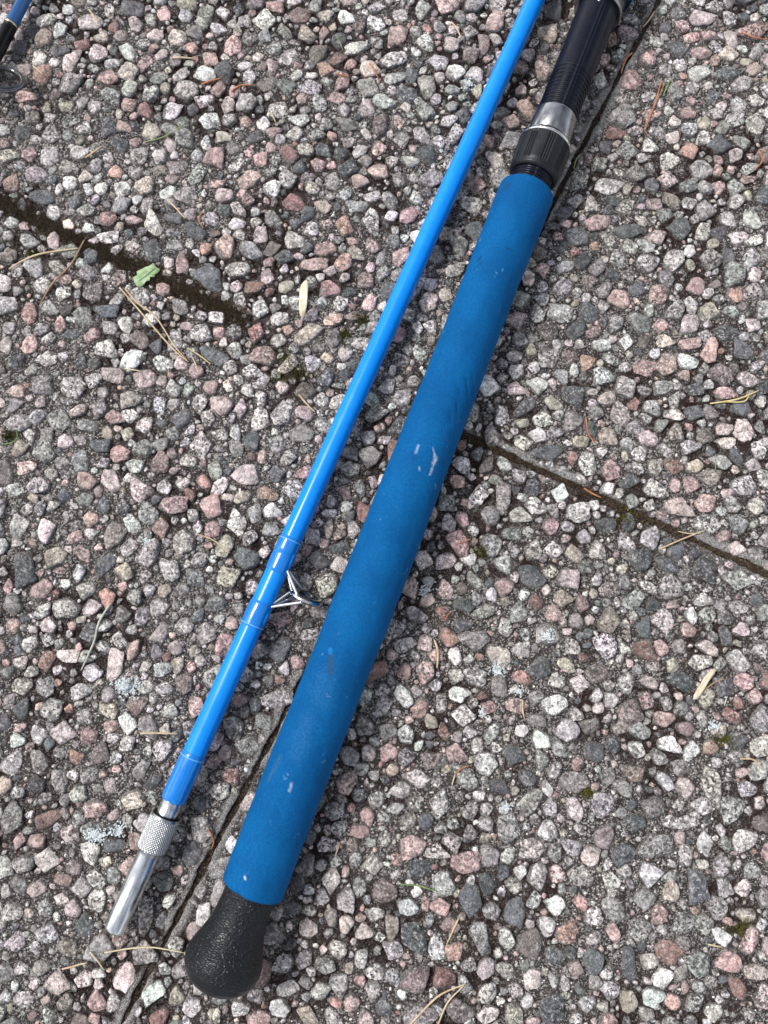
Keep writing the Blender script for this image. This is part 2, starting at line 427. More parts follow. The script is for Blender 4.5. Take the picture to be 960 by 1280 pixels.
# photographed pebbles: x, y, length, width, angle (degrees, 0 = level), kind
NOTE = """55,48,26,22,40,T 25,60,20,16,70,D 88,77,31,20,65,p 103,56,20,17,0,R 72,64,30,14,10,D 159,64,28,20,-50,W 134,97,27,24,0,P 182,78,26,16,70,P
201,70,19,16,0,p 127,47,20,16,60,p 166,11,34,26,20,D 84,11,20,17,0,W 32,87,20,18,0,p 31,120,32,18,5,P 18,141,16,12,0,D 56,134,18,18,0,T 40,145,20,17,0,T
89,151,28,15,10,G 104,127,20,17,60,G 181,137,24,20,-30,R 206,109,17,16,0,T 150,179,28,20,-55,D 144,214,20,18,0,S 106,220,20,17,0,T 199,195,22,20,0,W
209,241,27,16,30,W 98,191,26,20,30,L 85,210,26,20,-30,L 44,217,30,26,0,G 51,246,34,24,-10,D 11,195,30,20,10,T 92,252,22,18,0,D 127,237,19,17,0,p
217,290,22,14,0,G 111,285,17,15,0,W 167,274,22,14,0,P 432,21,25,20,0,W 446,60,32,20,10,W 256,92,31,24,0,W 306,82,22,13,0,W 314,49,22,20,0,G 405,40,20,13,70,P
332,105,27,20,0,B 421,122,26,17,0,P 329,155,20,17,0,W 376,150,24,18,0,W 279,171,23,18,0,T 319,172,24,18,0,D 360,191,30,20,-30,R 382,187,21,20,0,T
311,190,16,12,0,P 436,210,28,24,0,D 425,192,20,17,0,D 415,170,16,12,-60,S 437,177,20,16,40,p 340,235,24,22,0,W 279,243,30,17,20,p 390,237,20,18,0,T
447,257,31,18,0,W 296,280,24,16,20,W 409,280,18,16,0,P 407,310,27,24,0,P 257,310,18,18,0,S 367,300,30,26,0,L 272,229,26,14,0,P 262,345,42,34,-60,D
392,331,36,20,0,P 334,346,22,20,0,p 412,361,26,26,0,P 437,364,17,15,0,D 462,379,22,20,45,P 414,399,28,20,0,P 444,395,24,17,0,P 326,387,26,22,0,L
294,414,24,20,-50,G 350,399,30,20,0,L 361,412,18,12,0,S 268,445,34,24,-30,D 314,464,25,20,0,L 432,442,22,18,0,p 380,489,30,22,0,B 264,485,21,19,0,P
309,487,20,18,90,W 352,520,34,26,80,L 294,540,24,16,90,W 345,555,26,24,0,G 334,617,27,20,-20,S 269,587,24,22,90,L 80,366,22,21,0,L 105,395,32,24,-40,O
117,364,36,26,60,B 75,406,20,17,90,P 12,409,20,18,0,W 19,452,24,20,0,D 37,430,26,26,0,P 91,417,26,15,0,D 19,489,26,17,0,P 149,349,23,22,0,P 136,389,24,22,0,D
162,499,29,24,0,p 200,505,26,18,80,W 136,599,32,24,-40,p 24,560,25,22,30,T 31,585,27,22,0,P 150,566,30,22,0,P 179,560,28,22,80,G 160,542,20,16,0,T
126,557,24,22,0,D 110,532,34,16,-10,G 79,619,22,16,-40,D 29,713,48,30,98,D 132,706,38,20,65,D 104,691,28,25,0,P 24,657,32,28,60,L 185,641,32,26,0,L
217,632,35,26,0,P 230,677,32,30,0,L 52,737,32,24,30,P 107,737,30,20,0,L 115,760,27,20,20,p 200,760,27,26,-30,L 200,791,30,20,55,p 60,782,22,20,0,p
59,825,30,22,90,S 86,820,25,22,0,p 26,829,20,18,0,p 202,837,25,22,0,L 25,857,26,22,0,L 66,887,30,28,0,L 15,782,24,20,90,P 79,917,32,28,0,L 94,947,22,20,0,S
112,919,26,22,0,P 159,930,24,20,90,L 205,936,30,28,0,L 49,955,32,22,90,G 59,1024,34,22,15,R 119,1012,34,22,0,P 142,1019,20,14,45,p 190,977,28,18,35,D
15,1022,44,26,80,G 59,1076,32,28,0,W 114,1065,28,26,0,L 92,1084,24,18,0,B 142,1056,30,18,0,D 102,1109,26,24,0,L 122,1126,30,26,90,L 90,1137,24,22,0,p
56,1136,22,22,0,L 61,1167,30,28,90,L 107,1160,34,24,85,D 182,1142,42,26,90,G 204,1102,28,26,0,D 212,1126,20,15,50,W 5,1084,30,24,90,W 692,687,27,20,0,L
630,706,28,24,0,L 632,734,27,24,90,P 594,726,28,16,-55,L 557,737,24,22,0,P 579,757,28,20,0,D 605,765,32,18,20,G 579,781,25,20,0,D 531,805,26,20,60,p
560,796,26,26,0,S 596,800,36,26,0,G 532,840,30,25,90,P 507,841,24,19,90,P 652,847,28,18,-15,S 676,837,30,28,0,D 624,857,28,26,-40,G 571,867,25,22,0,W
704,747,28,22,0,T 670,752,20,20,0,R 695,879,40,24,5,W 644,881,30,22,0,P 580,895,28,26,0,L 676,925,26,25,0,W 652,914,20,16,0,W 569,942,26,26,0,P
542,950,34,24,0,B 555,916,24,16,-60,R 707,832,28,18,-45,T 746,840,34,28,0,B 831,775,33,31,0,L 805,785,26,20,90,D 792,750,30,24,30,G 784,855,28,24,90,L
851,852,38,24,-5,D 812,852,30,16,-25,p 786,890,36,32,0,B 831,899,28,22,0,P 886,810,32,18,-25,p 927,787,22,18,0,p 864,769,22,18,90,W 925,760,32,20,0,L
761,737,28,22,0,B 947,749,22,18,0,D 952,900,36,30,90,G 915,894,28,18,-45,R 836,930,28,22,-15,W 776,911,26,18,0,T 889,935,22,20,0,S 745,941,30,24,60,D
921,686,24,18,0,p 834,707,34,18,-30,D 812,672,30,26,50,L 880,750,26,18,0,L 907,857,30,28,0,D 824,1057,46,32,-5,G 780,1067,34,26,0,D 856,985,30,24,-40,p
815,1010,36,26,0,G 859,1027,34,22,20,L 890,980,50,28,-70,L 916,1012,44,32,80,G 881,1055,30,20,90,W 755,1046,31,28,90,p 739,1070,28,26,0,p 812,1092,30,28,90,W
871,1108,44,30,90,D 766,1135,40,28,-40,W 805,1125,32,24,-70,G 834,1189,36,34,0,R 875,1206,36,30,-60,G 911,1202,36,30,0,P 855,1154,36,24,20,G 880,1155,26,24,90,L
935,1145,26,20,0,T 742,1202,30,30,0,D 786,1205,42,22,90,D 937,1177,40,20,75,P 922,1235,32,22,-60,R 945,1215,34,22,0,T 829,1222,28,26,90,W 814,1246,28,26,0,W
787,1254,28,26,90,T 842,1254,24,22,0,S 892,1265,24,24,0,L 897,1135,30,28,0,G 930,1050,32,30,90,L 727,1130,22,18,-50,S 636,1036,38,36,0,G 581,1079,40,30,0,P
514,1057,34,32,0,P 526,1086,30,26,0,D 545,1065,28,20,0,L 610,1105,32,24,-60,D 663,1180,38,34,90,B 694,1196,30,26,0,D 517,1168,38,34,90,D 510,1134,26,24,0,W
684,1158,24,24,0,W 572,1263,34,30,0,B 692,1261,44,32,-50,D 608,1213,26,24,90,p 600,1170,44,24,-65,G 545,1187,32,24,90,L 876,23,30,24,0,p 852,33,22,20,0,P
886,44,20,16,0,P 876,66,26,20,0,P 911,67,25,22,0,p 943,39,36,24,10,P 874,91,28,26,0,L 910,91,28,20,0,D 927,106,32,20,10,G 780,147,36,34,0,G 769,166,24,20,0,R
757,183,20,17,0,D 860,141,26,18,0,P 879,153,20,19,0,T 861,162,24,20,60,L 918,150,24,24,0,L 900,181,30,24,0,D 836,200,28,26,0,L 875,211,30,28,90,L
836,225,24,22,0,p 882,234,22,20,90,L 900,233,20,18,0,P 882,262,26,26,0,G 938,273,28,22,-40,L 910,273,26,18,-20,L 785,289,34,22,0,D 747,278,34,24,20,P
840,251,26,22,0,T 909,416,34,20,0,D 722,411,30,22,50,D 742,416,22,16,20,P 783,427,19,18,90,W 829,426,30,17,5,p 861,430,30,17,0,P 713,446,23,21,90,B
735,453,30,19,75,S 754,470,28,28,0,L 804,458,30,26,0,P 834,458,30,28,90,P 856,451,30,20,-35,W 869,487,26,18,0,D 829,484,26,22,0,L 934,474,28,22,0,p
906,491,34,16,0,P 775,516,32,28,0,L 760,498,28,18,20,p 842,519,27,18,0,p 810,548,26,24,0,p 800,568,22,22,0,L 765,587,26,26,0,P 841,582,26,18,-35,R
869,583,24,18,20,T 905,537,24,18,0,p 906,554,24,17,-10,p 880,545,26,22,-50,B 890,596,32,22,0,T 787,602,28,18,10,D 818,611,30,26,-40,L 863,606,28,20,90,P
941,580,22,18,0,W 793,535,22,20,0,L 684,565,48,20,5,D 671,634,28,24,-30,L 701,616,24,21,80,W 649,644,26,22,0,L 847,634,34,26,-10,p 883,629,32,26,0,P
706,333,24,18,25,W 679,336,18,18,0,P 721,296,32,28,0,D 704,266,26,20,30,D 708,279,17,14,0,P 675,315,22,20,0,B 575,306,26,26,0,G 656,508,40,16,40,D
673,481,28,21,-10,W 644,486,22,20,0,p 646,464,22,22,0,L 642,445,21,16,0,L 685,448,30,30,0,G 677,523,28,24,0,L 654,529,19,13,0,T 525,443,28,18,-75,L
539,409,22,19,0,L 407,732,34,30,0,T 398,700,26,26,0,D 425,706,26,24,0,p 425,685,26,16,0,D 413,642,22,12,0,W 426,665,24,15,60,P 442,662,22,18,90,L
411,660,26,15,80,T 436,646,18,16,0,D 433,634,16,15,0,W 433,617,22,17,80,P 349,873,36,30,20,L 349,812,36,26,50,D 356,836,18,14,90,W 455,908,28,26,0,G
478,883,28,24,60,G 508,919,28,22,70,L 485,940,24,24,0,P 293,910,30,30,0,G 309,933,32,26,60,G 332,912,26,24,0,D 290,971,28,22,0,R 274,990,26,24,0,L
320,881,22,18,90,D 283,942,22,18,90,B 245,885,34,20,80,P 213,890,22,20,0,L 252,1035,36,32,90,G 382,1083,30,24,80,G 414,1100,32,22,80,p 432,1127,30,26,70,p
409,1056,26,22,0,L 425,1037,24,22,90,L 417,1014,26,26,0,G 402,1123,24,20,80,L 386,1112,18,15,0,W 365,1135,22,20,0,D 370,1105,26,22,60,D 610,1268,28,22,30,L
428,1010,24,22,0,L 470,1000,26,20,40,L 450,1040,24,22,0,P 466,1080,26,24,0,L 455,1165,24,20,0,p 470,1215,26,22,-30,L 380,1200,28,20,40,G 400,1240,26,22,0,L
440,1255,26,18,30,P 350,1260,30,20,-20,W 480,1260,24,22,0,D 300,1262,26,22,0,L 240,1258,28,22,30,L 105,1225,24,22,0,p 20,1180,26,24,0,L 50,1210,26,20,10,G
30,1250,28,22,0,L 80,1255,24,20,0,G 200,1200,30,24,10,R 15,1140,26,24,0,L"""
stones = []                                     # (x, y, a, b, ang, tint, note)
cell = .012; grid = {}
def circles(x, y, a, b, ang):
    if a/b < 1.18: return [(x, y, (a+b)/2)]
    d = (a-b)*.95; c, s = math.cos(ang), math.sin(ang)
    return [(x-c*d, y-s*d, b), (x, y, b*1.05), (x+c*d, y+s*d, b)]
def hits(cs, f):
    for (x, y, r) in cs:
        i, j = int(x//cell), int(y//cell)
        for u in (-1, 0, 1):
            for v in (-1, 0, 1):
                for (X, Y, Q) in grid.get((i+u, j+v), ()):
                    if (X-x)**2+(Y-y)**2 < ((r+Q)*f)**2: return True
    return False
def put(x, y, a, b, ang, tint):
    for (X, Y, Q) in circles(x, y, a, b, ang): grid.setdefault((int(X//cell), int(Y//cell)), []).append((X, Y, Q))
    stones.append((x, y, a, b, ang, tint))
for tk in NOTE.split():
    x, y, l, wd, an, k = tk.split(','); x, y, l, wd, an = map(float, (x, y, l, wd, an))
    p = at(x, y); s = sc(x, y); a, b = l/2/s*1.0, wd/2/s*1.0
    if place_dist(p[:2]) < b*.5: continue
    if hits([(p[0], p[1], b*.8)], .72): continue
    put(p[0], p[1], a, b, R(an), tint_of(k))
VX0, VX1 = at(0, 0)[0]-.02, at(960, 0)[0]+.02; VY0, VY1 = at(480, 1280)[1]-.02, at(480, 0)[1]+.02
FX, FY = .36, .42
def fill(N, r0, r1, f, x0, x1, y0, y1, el=1.5):
    X = rng.uniform(x0, x1, N); Y = rng.uniform(y0, y1, N); RR = rng.uniform(r0, r1, N); E = rng.uniform(1, el, N)**.5; AN = rng.uniform(0, np.pi, N)
    D = place_dist(np.stack([X, Y], -1)); kk = rng.choice(len(KEYS), N, p=WTS)
    for x, y, r, e, an, d, k in zip(X, Y, RR, E, AN, D, kk):
        if d < r*.62: continue
        a, b = r*e, r/e
        cs = circles(x, y, a, b, an)
        if hits(cs, f): continue
        put(x, y, a, b, an, tint_of(KEYS[k]))
fill(5000, .0054, .0074, .95, -FX, FX, -FY, FY)
fill(20000, .0044, .0054, .90, -FX, FX, -FY, FY)
fill(26000, .0033, .0044, .88, -FX, FX, -FY, FY)
fill(26000, .0021, .0033, .88, VX0-.03, VX1+.03, VY0-.03, VY1+.03)
n_big = len(stones)
fill(42000, .0011, .0021, .90, VX0, VX1, VY0, VY1)
stones_a = np.array([(s[0], s[1], s[2], s[3], s[4]) for s in stones])
_, sidx = edge_dist(stones_a[:, :2])
inview = (stones_a[:, 0] > VX0+.015) & (stones_a[:, 0] < VX1-.015) & (stones_a[:, 1] > VY0+.015) & (stones_a[:, 1] < VY1-.015)
area = stones_a[:, 2]*stones_a[:, 3]*np.where(inview, 1, .01)
# how far each stone stands out of the cement
sink = rng.uniform(-.16, .10, len(stones)); Hs = rng.uniform(.40, .70, len(stones))
rm = np.minimum(stones_a[:, 3], .0062)
zbase = -.0006+sink*rm                            # centre height
htop = zbase+rm*Hs*.74
# height field so that loose litter really rests on the stones
HR = .001; hx = int(2*FX/HR); hy = int(2*FY/HR); HF = np.full((hx, hy), -.0008)
for k in range(len(stones)):
    x, y, a, b = stones_a[k, :4]; r = (a*b)**.5; i0 = int((x-r+FX)/HR); i1 = int((x+r+FX)/HR)+1; j0 = int((y-r+FY)/HR); j1 = int((y+r+FY)/HR)+1
    if i0 < 0 or j0 < 0 or i1 > hx or j1 > hy: continue
    ii, jj = np.meshgrid(np.arange(i0, i1), np.arange(j0, j1), indexing='ij')
    q = 1-(((ii+.5)*HR-FX-x)**2+((jj+.5)*HR-FY-y)**2)/(r*r); z = zbase[k]+(htop[k]-zbase[k])*np.sqrt(np.clip(q, 0, 1))
    HF[i0:i1, j0:j1] = np.where(q > 0, np.maximum(HF[i0:i1, j0:j1], z), HF[i0:i1, j0:j1])
def height(x, y):
    i = min(max(int((x+FX)/HR), 0), hx-1); j = min(max(int((y+FY)/HR), 0), hy-1); return HF[i, j]

single = np.zeros(len(stones), bool)
for sdx in range(4):
    ids = np.where(sidx == sdx)[0]; ids = ids[np.argsort(-area[ids])][:300]
    for k in ids:
        single[k] = True
        x, y, a, b, ang = stones_a[k]
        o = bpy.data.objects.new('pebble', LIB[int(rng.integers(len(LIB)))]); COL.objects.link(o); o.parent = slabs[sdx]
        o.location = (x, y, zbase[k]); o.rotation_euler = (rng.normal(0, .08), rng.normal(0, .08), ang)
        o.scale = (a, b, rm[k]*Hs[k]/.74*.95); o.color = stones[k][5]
def merge(ids, lib, name, parent, mat, label=None):
    Vs = []; Fs = []; T = []; Rn = []; Hh = []; o = 0
    for k in ids:
        x, y, a, b, ang = stones_a[k]; v, f, h = lib[int(rng.integers(len(lib)))]
        fl = 1
        c, s = math.cos(ang), math.sin(ang); vx = v[:, 0]*a; vy = v[:, 1]*b*fl; tx, ty = rng.normal(0, .12, 2)
        vz = v[:, 2]*rm[k]*Hs[k]/.74+zbase[k]+v[:, 0]*rm[k]*tx+v[:, 1]*rm[k]*ty
        Vs.append(np.stack([x+c*vx-s*vy, y+s*vx+c*vy, vz], -1)); Fs.append(f+o); o += len(v)
        T.append(np.tile(stones[k][5], (len(v), 1))); Rn.append(np.full(len(v), rng.random())); Hh.append(h)
    me = mesh_np(name, np.concatenate(Vs), np.concatenate(Fs), mat, {'tint': np.concatenate(T), 'rnd': np.concatenate(Rn), 'h': np.concatenate(Hh)})
    return obj(name, me, parent, kind='stuff')
ki = np.arange(len(stones))
for sdx in range(4):
    near = (sidx == sdx) & ~single & (ki < n_big)
    ids = ki[near & inview]; ido = ki[near & ~inview]
    small = ki[(sidx == sdx) & (ki >= n_big)]
    # one joined part for the rest of the pebbles
    parts = [(ids, LIBH), (ido, LIBM), (small, LIBS)]
    Vs = []; lib_all = []; allids = []
    def gen():
        for idl, lib in parts:
            for k in idl: yield k, lib
    V_, F_, T_, R_, H_ = [], [], [], [], []; off = 0
    for k, lib in gen():
        x, y, a, b, ang = stones_a[k]; v, f, h = lib[int(rng.integers(len(lib)))]
        c, s = math.cos(ang), math.sin(ang); vx = v[:, 0]*a; vy = v[:, 1]*b; tx, ty = rng.normal(0, .12, 2)
        vz = v[:, 2]*rm[k]*Hs[k]/.74+zbase[k]+v[:, 0]*rm[k]*tx+v[:, 1]*rm[k]*ty
        V_.append(np.stack([x+c*vx-s*vy, y+s*vx+c*vy, vz], -1)); F_.append(f+off); off += len(v)
        T_.append(np.tile(stones[k][5], (len(v), 1))); R_.append(np.full(len(v), rng.random())); H_.append(h)
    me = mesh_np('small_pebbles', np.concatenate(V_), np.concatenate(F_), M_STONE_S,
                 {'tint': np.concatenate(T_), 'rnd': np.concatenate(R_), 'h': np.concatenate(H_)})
    obj('small_pebbles', me, slabs[sdx], kind='stuff')
    # coarse sand showing in the cement
    N = 13000; X = rng.uniform(VX0, VX1, N); Y = rng.uniform(VY0, VY1, N); d, ix = edge_dist(np.stack([X, Y], -1))
    ok = (ix == sdx) & (d > .0006) & (mossy(X, Y) < .45); X = X[ok]; Y = Y[ok]
    V_, F_, T_ = [], [], []; off = 0
    for x, y in zip(X, Y):
        z = height(x, y)
        if z > .0003: continue
        v, f, h = LIBG[int(rng.integers(len(LIBG)))]; r = rng.uniform(.00028, .00085); an = rng.uniform(0, 6.3); c, s = math.cos(an), math.sin(an)
        V_.append(np.stack([x+(c*v[:, 0]-s*v[:, 1])*r, y+(s*v[:, 0]+c*v[:, 1])*r*.8, v[:, 2]*r-.0005+(rng.random()-.3)*.0007], -1)); F_.append(f+off); off += len(v)
        T_.append(np.tile(tint_of('LGWpPTD'[int(rng.integers(7))]), (len(v), 1)))
    obj('coarse_sand', mesh_np('coarse_sand', np.concatenate(V_), np.concatenate(F_), M_GRIT, {'tint': np.concatenate(T_)}, smooth=False), slabs[sdx], kind='stuff')

# ------------------------------------------------------------------ moss
def moss_mesh(pts, cols, hs, spread=.0006):
    N = len(pts); k = 4; V = np.zeros((N, k, 3, 3)); an = rng.uniform(0, 6.3, (N, k)); le = rng.uniform(.1, .8, (N, k))
    hh = hs[:, None]*rng.uniform(.6, 1.2, (N, k)); wv = rng.uniform(.00016, .0003, (N, k)); P = np.array(pts)[:, None, :]+np.concatenate([rng.normal(0, spread, (N, k, 2)), np.zeros((N, k, 1))], -1)
    dx = np.cos(an); dy = np.sin(an)
    V[:, :, 0] = P+np.stack([-dy*wv, dx*wv, 0*wv-.0003], -1); V[:, :, 1] = P+np.stack([dy*wv, -dx*wv, 0*wv-.0003], -1)
    V[:, :, 2] = P+np.stack([dx*le*hh, dy*le*hh, hh], -1)
    T = np.repeat(np.array(cols), k*3, axis=0)*np.repeat(rng.uniform(.6, 1.5, N*k), 3)[:, None]; T[:, 3] = 1
    return V.reshape(-1, 3), np.arange(N*k*3).reshape(-1, 3), T
def moss_patch(N, fn, name, label, cat=True):
    pts = []; cols = []; hs = []
    while len(pts) < N:
        q = fn()
        if q is None: continue
        pts.append(q[0]); cols.append((*(q[1] if random.random() > .03 else (.38, .34, .29)), 1)); hs.append(q[2])
    V, F3, T = moss_mesh(pts, cols, np.array(hs))
    obj(name, mesh_np(name, V, F3, M_MOSS, {'tint': T}, smooth=False), kind='stuff', label=label, category='moss')
def jm(O, u, L0, L1, hw, z, colf, hgt, dens=None):
    def f():
        s = random.uniform(L0, L1); t = random.gauss(0, hw*.55)
        if abs(t) > hw*1.4: return None
        p = O+u*s+perp(u)*t
        if height(p[0], p[1]) > .0004 and abs(t) > hw*.8: return None
        return (p[0], p[1], z), colf(), hgt*random.uniform(.6, 1.2)
    return f
brown = lambda: random.choice([(.10, .062, .048), (.125, .088, .062), (.07, .046, .036), (.13, .10, .055), (.19, .15, .11)])
olive = lambda: random.choice([(.12, .11, .035), (.16, .15, .05), (.08, .07, .03)])
moss_patch(13000, jm(OL, -uL, FILLED-.004, LL+.03, HBL+.0022, -.0003, lambda: brown() if random.random() < .86 else olive(), .0012), 'joint_moss', 'brown cushion moss filling the joint left of the thin rod')
moss_patch(5000, jm(OR, uR, .02, .26, HBR+.0008, -.0018, brown, .0012), 'joint_moss', 'dark dry moss in the joint right of the foam grip')
moss_patch(5000, jm(A0, uA, -.05, .62, HA+.0008, -.0022, brown, .0010), 'joint_moss', 'dark moss specks in the joint running beside the foam grip')
def crevice():
    x = random.uniform(VX0, VX1); y = random.uniform(VY0, VY1)
    if height(x, y) > .0006: return None
    m = float(mossy(np.array([x]), np.array([y]))[0])
    if random.random() > m*1.2: return None
    if edge_dist(np.array([x, y]))[0] < .0005: return None
    c = random.choice([(.050, .018, .015), (.036, .016, .013), (.065, .032, .024), (.024, .013, .011)])
    return (x, y, -.0010), c, random.uniform(.0008, .0016)
moss_patch(34000, crevice, 'crevice_moss', 'dark red brown moss growing in the gaps between pebbles')
GM = [(355, 445, 14), (375, 467, 14), (350, 470, 10), (786, 646, 14), (905, 925, 10), (925, 1160, 14), (430, 418, 8), (12, 545, 10), (40, 318, 12), (735, 990, 8), (600, 690, 8), (450, 400, 8)]
def green():
    px, py, r = random.choice(GM); p = at(px+random.gauss(0, r*.6), py+random.gauss(0, r*.4))
    h = height(p[0], p[1])
    if h > .0016: return None
    return (p[0], p[1], max(h, -.0008)), random.choice([(.10, .10, .02), (.16, .14, .03), (.07, .075, .02)]), random.uniform(.0008, .0016)
moss_patch(1500, green, 'green_moss', 'yellow green moss tufts dotted between the pebbles')

# ------------------------------------------------------------------ materials of the tackle
def foam_material():
    m = NM('blue_foam', .8); P = m.objc(); n1 = m.noise(P, 45, 4, .6); n2 = m.noise(P, 900, 3, .6); n3 = m.noise(P, 210, 5, .7)
    c = m.mix(m.ramp(n1, .3, .7), (.0004, .074, .225), (.0008, .097, .275))
    c = m.mix(m.ramp(n3, .58, .78, 0, .35), c, (.015, .14, .36))
    c = m.scale(c, m.ramp(n2, .3, .7, .86, 1.12))
    s = m.attr('scuff'); c = m.mix(m.math('MULTIPLY', s['Alpha'], m.ramp(n2, .35, .6, .35, 1)), c, s['Color'])
    vv = m.sep(m.voro(P, 330)); nn = m.noise(P, 600, 2, .5)
    c = m.mix(m.math('MULTIPLY', m.math('MULTIPLY', m.math('GREATER_THAN', vv[0], .985), m.ramp(nn, .55, .62)), .35), c, (.14, .28, .5))
    m.col(c); m.bump(m.math('ADD', m.math('MULTIPLY', n2, .8), m.math('MULTIPLY', n3, .8)), .00035, .7)
    m.b.inputs['Specular IOR Level'].default_value = .12
    m.b.inputs['Sheen Weight'].default_value = 0.0; m.b.inputs['Sheen Roughness'].default_value = .5; m.b.inputs['Sheen Tint'].default_value = (.4, .7, 1, 1)
    return m.m
M_FOAM = foam_material()
def rubber_material():
    m = NM('leather_grained_rubber', .42, col=(.014, .015, .018)); P = m.objc()
    mp = m.n('ShaderNodeMapping'); m.put(mp.inputs['Vector'], P); mp.inputs['Scale'].default_value = (1.9, .9, .9)
    nz = m.t.nodes.new('ShaderNodeTexNoise'); m.put(nz.inputs['Vector'], P); nz.inputs['Scale'].default_value = 400
    ad = m.t.nodes.new('ShaderNodeVectorMath'); ad.operation = 'MULTIPLY_ADD'
    m.put(ad.inputs[0], nz.outputs['Color']); ad.inputs[1].default_value = (.0013, .0013, .0013); m.put(ad.inputs[2], mp.outputs[0])
    v = m.voro(ad.outputs[0], 520, 'DISTANCE_TO_EDGE', 'Distance')
    hgt = m.ramp(v, 0, .22)
    dome = m.attr('grain')['Fac']
    hgt = m.math('MULTIPLY', hgt, dome); f = m.noise(P, 2200, 2, .6); hgt = m.math('ADD', hgt, m.math('MULTIPLY', f, .18))
    m.bump(hgt, .00024, 1.0)
    n = m.noise(P, 130, 4, .6)
    m.col(m.mix(m.ramp(n, .5, .75, 0, .5), (.006, .0075, .010), (.013, .015, .019)))
    m.b.inputs['Specular IOR Level'].default_value = .38
    m.put(m.b.inputs['Roughness'], m.ramp(n, .3, .7, .30, .42)); return m.m
M_RUB = rubber_material()
def plastic(name, col, rough, sc_=600, bumpd=.00008, coat=0):
    m = NM(name, rough, col=col); P = m.objc(); n = m.noise(P, sc_, 4, .6); n2 = m.noise(P, 90, 4, .65)
    m.col(m.mix(m.ramp(n2, .45, .75, 0, .3), col, tuple(min(1, c*1.25+.003) for c in col)))
    m.put(m.b.inputs['Roughness'], m.ramp(n2, .3, .7, rough*.7, min(1, rough*1.45)))
    m.bump(n, bumpd, .6); m.b.inputs['Coat Weight'].default_value = coat; m.b.inputs['Coat Roughness'].default_value = .05; return m.m
M_SEAT = plastic('black_seat_plastic', (.0020, .0035, .0100), .28); M_SEAT.node_tree.nodes['Principled BSDF'].inputs['Specular IOR Level'].default_value = .22
M_NUT = plastic('black_nut_plastic', (.008, .010, .013), .40); M_NUT.node_tree.nodes['Principled BSDF'].inputs['Specular IOR Level'].default_value = .32
M_BLANK = plastic('gloss_blue_blank', (.0002, .235, .80), .24, 40, .000005, .12); M_BLANK.node_tree.nodes['Principled BSDF'].inputs['Specular IOR Level'].default_value = .32
M_WRAP = plastic('blue_thread_under_varnish', (.0003, .175, .60), .18, 60, .00001, .4)
M_WRING = plastic('pale_varnish_ring', (.10, .38, .85), .2, 900, .00003, .6)
M_DBLUE = plastic('deep_blue_blank', (.004, .085, .27), .3, 250, .00002, .4)
M_BLACK = plastic('gloss_black_varnish', (.002, .002, .003), .2, 250, .000005, .1); M_BLACK.node_tree.nodes['Principled BSDF'].inputs['Specular IOR Level'].default_value = .2
M_CER = plastic('black_ceramic_ring', (.01, .011, .013), .12, 250, .00001, 1)
def metal(name, col, r0, r1, brush=(1, 1, 1), bd=.00002):
    m = NM(name, r0, 1, col); P = m.objc(); mp = m.n('ShaderNodeMapping'); m.put(mp.inputs['Vector'], P); mp.inputs['Scale'].default_value = brush
    n = m.noise(mp.outputs[0], 300, 4, .6); n2 = m.noise(P, 160, 4, .6)
    m.put(m.b.inputs['Roughness'], m.ramp(n, .3, .7, r0, r1)); m.col(m.mix(m.ramp(n2, .5, .75, 0, .5), col, tuple(c*.82 for c in col)))
    m.bump(n, bd, .5); return m.m
M_STEEL = metal('brushed_steel', (.33, .33, .34), .16, .28, (1, 1, 1), .000003)
M_ALU = metal('satin_aluminium', (.72, .73, .74), .22, .32, (1, 1, 1), .000003)
M_KNURL = metal('knurled_aluminium', (.50, .505, .51), .25, .35, (1, 1, 1), .000003)
M_CHR = metal('bright_wire', (.75, .74, .72), .10, .2)
M_RING = metal('dark_ring_metal', (.16, .17, .19), .12, .22)
M_GOLD = metal('pale_gold_trim', (.72, .62, .40), .2, .35)

# ------------------------------------------------------------------ rod with the foam grip
def frame(p0, p1, z):
    a = Vector(at(*p0, z)); b = Vector(at(*p1, z)); X = (b-a).normalized(); Z = Vector((0, 0, 1)); Y = Z.cross(X)
    M = Matrix((X, Y, Z)).transposed().to_4x4(); M.translation = a; return M, a, X
def thing(name, M, label, cat, group=None):
    o = bpy.data.objects.new(name, None); COL.objects.link(o); o.matrix_world = M; o['label'] = label; o['category'] = cat; o.empty_display_size = .02
    if group: o['group'] = group
    return o
def part(name, vf, mat, parent, **kw):
    v, f = vf; return obj(name, mesh_np(name, v, f, mat, kw.pop('attrs', None), kw.pop('smooth', True)), parent, **kw)
def gx(y): return 615+(350-y)*.394
ZA = .0200
MA, aA, XA = frame((gx(1240), 1240), (gx(0), 0), ZA)
def lx(y, z=ZA): return (Vector(at(gx(y), y, z))-aA).dot(XA)
def rr(w, y): return w/2/sc(gx(y), y, ZA)
rodA = thing('fishing_rod', MA, 'thick blue foam gripped fishing rod butt with black end cap and reel seat', 'fishing rod', 'sections of blue fishing rod on the slabs')
sA = sc(gx(1190), 1190, ZA); xe = lx(1110)
cap = [(0, 0), (.0001, 5), (2, 14), (6, 24), (12, 34), (20, 42.5), (30, 47.6), (39, 49.2), (48, 48.4), (58, 45.6), (70, 41), (84, 37), (100, 34.5), (118, 33), (150, 32.6)]
k = xe/138*1.0
cp = []
xs = np.array([c[0] for c in cap]); rs = np.array([c[1] for c in cap])
tt = np.linspace(0, 1, 200)**1.3*150; rc = np.interp(tt, xs, rs)
for _ in range(6): rc[1:-1] = (rc[:-2]+rc[1:-1]*2+rc[2:])/4
rc[0] = 0
prof = [(t*k, r/sA) for t, r in zip(tt, rc)]
v, f = revolve(prof, 96, None, False, False)
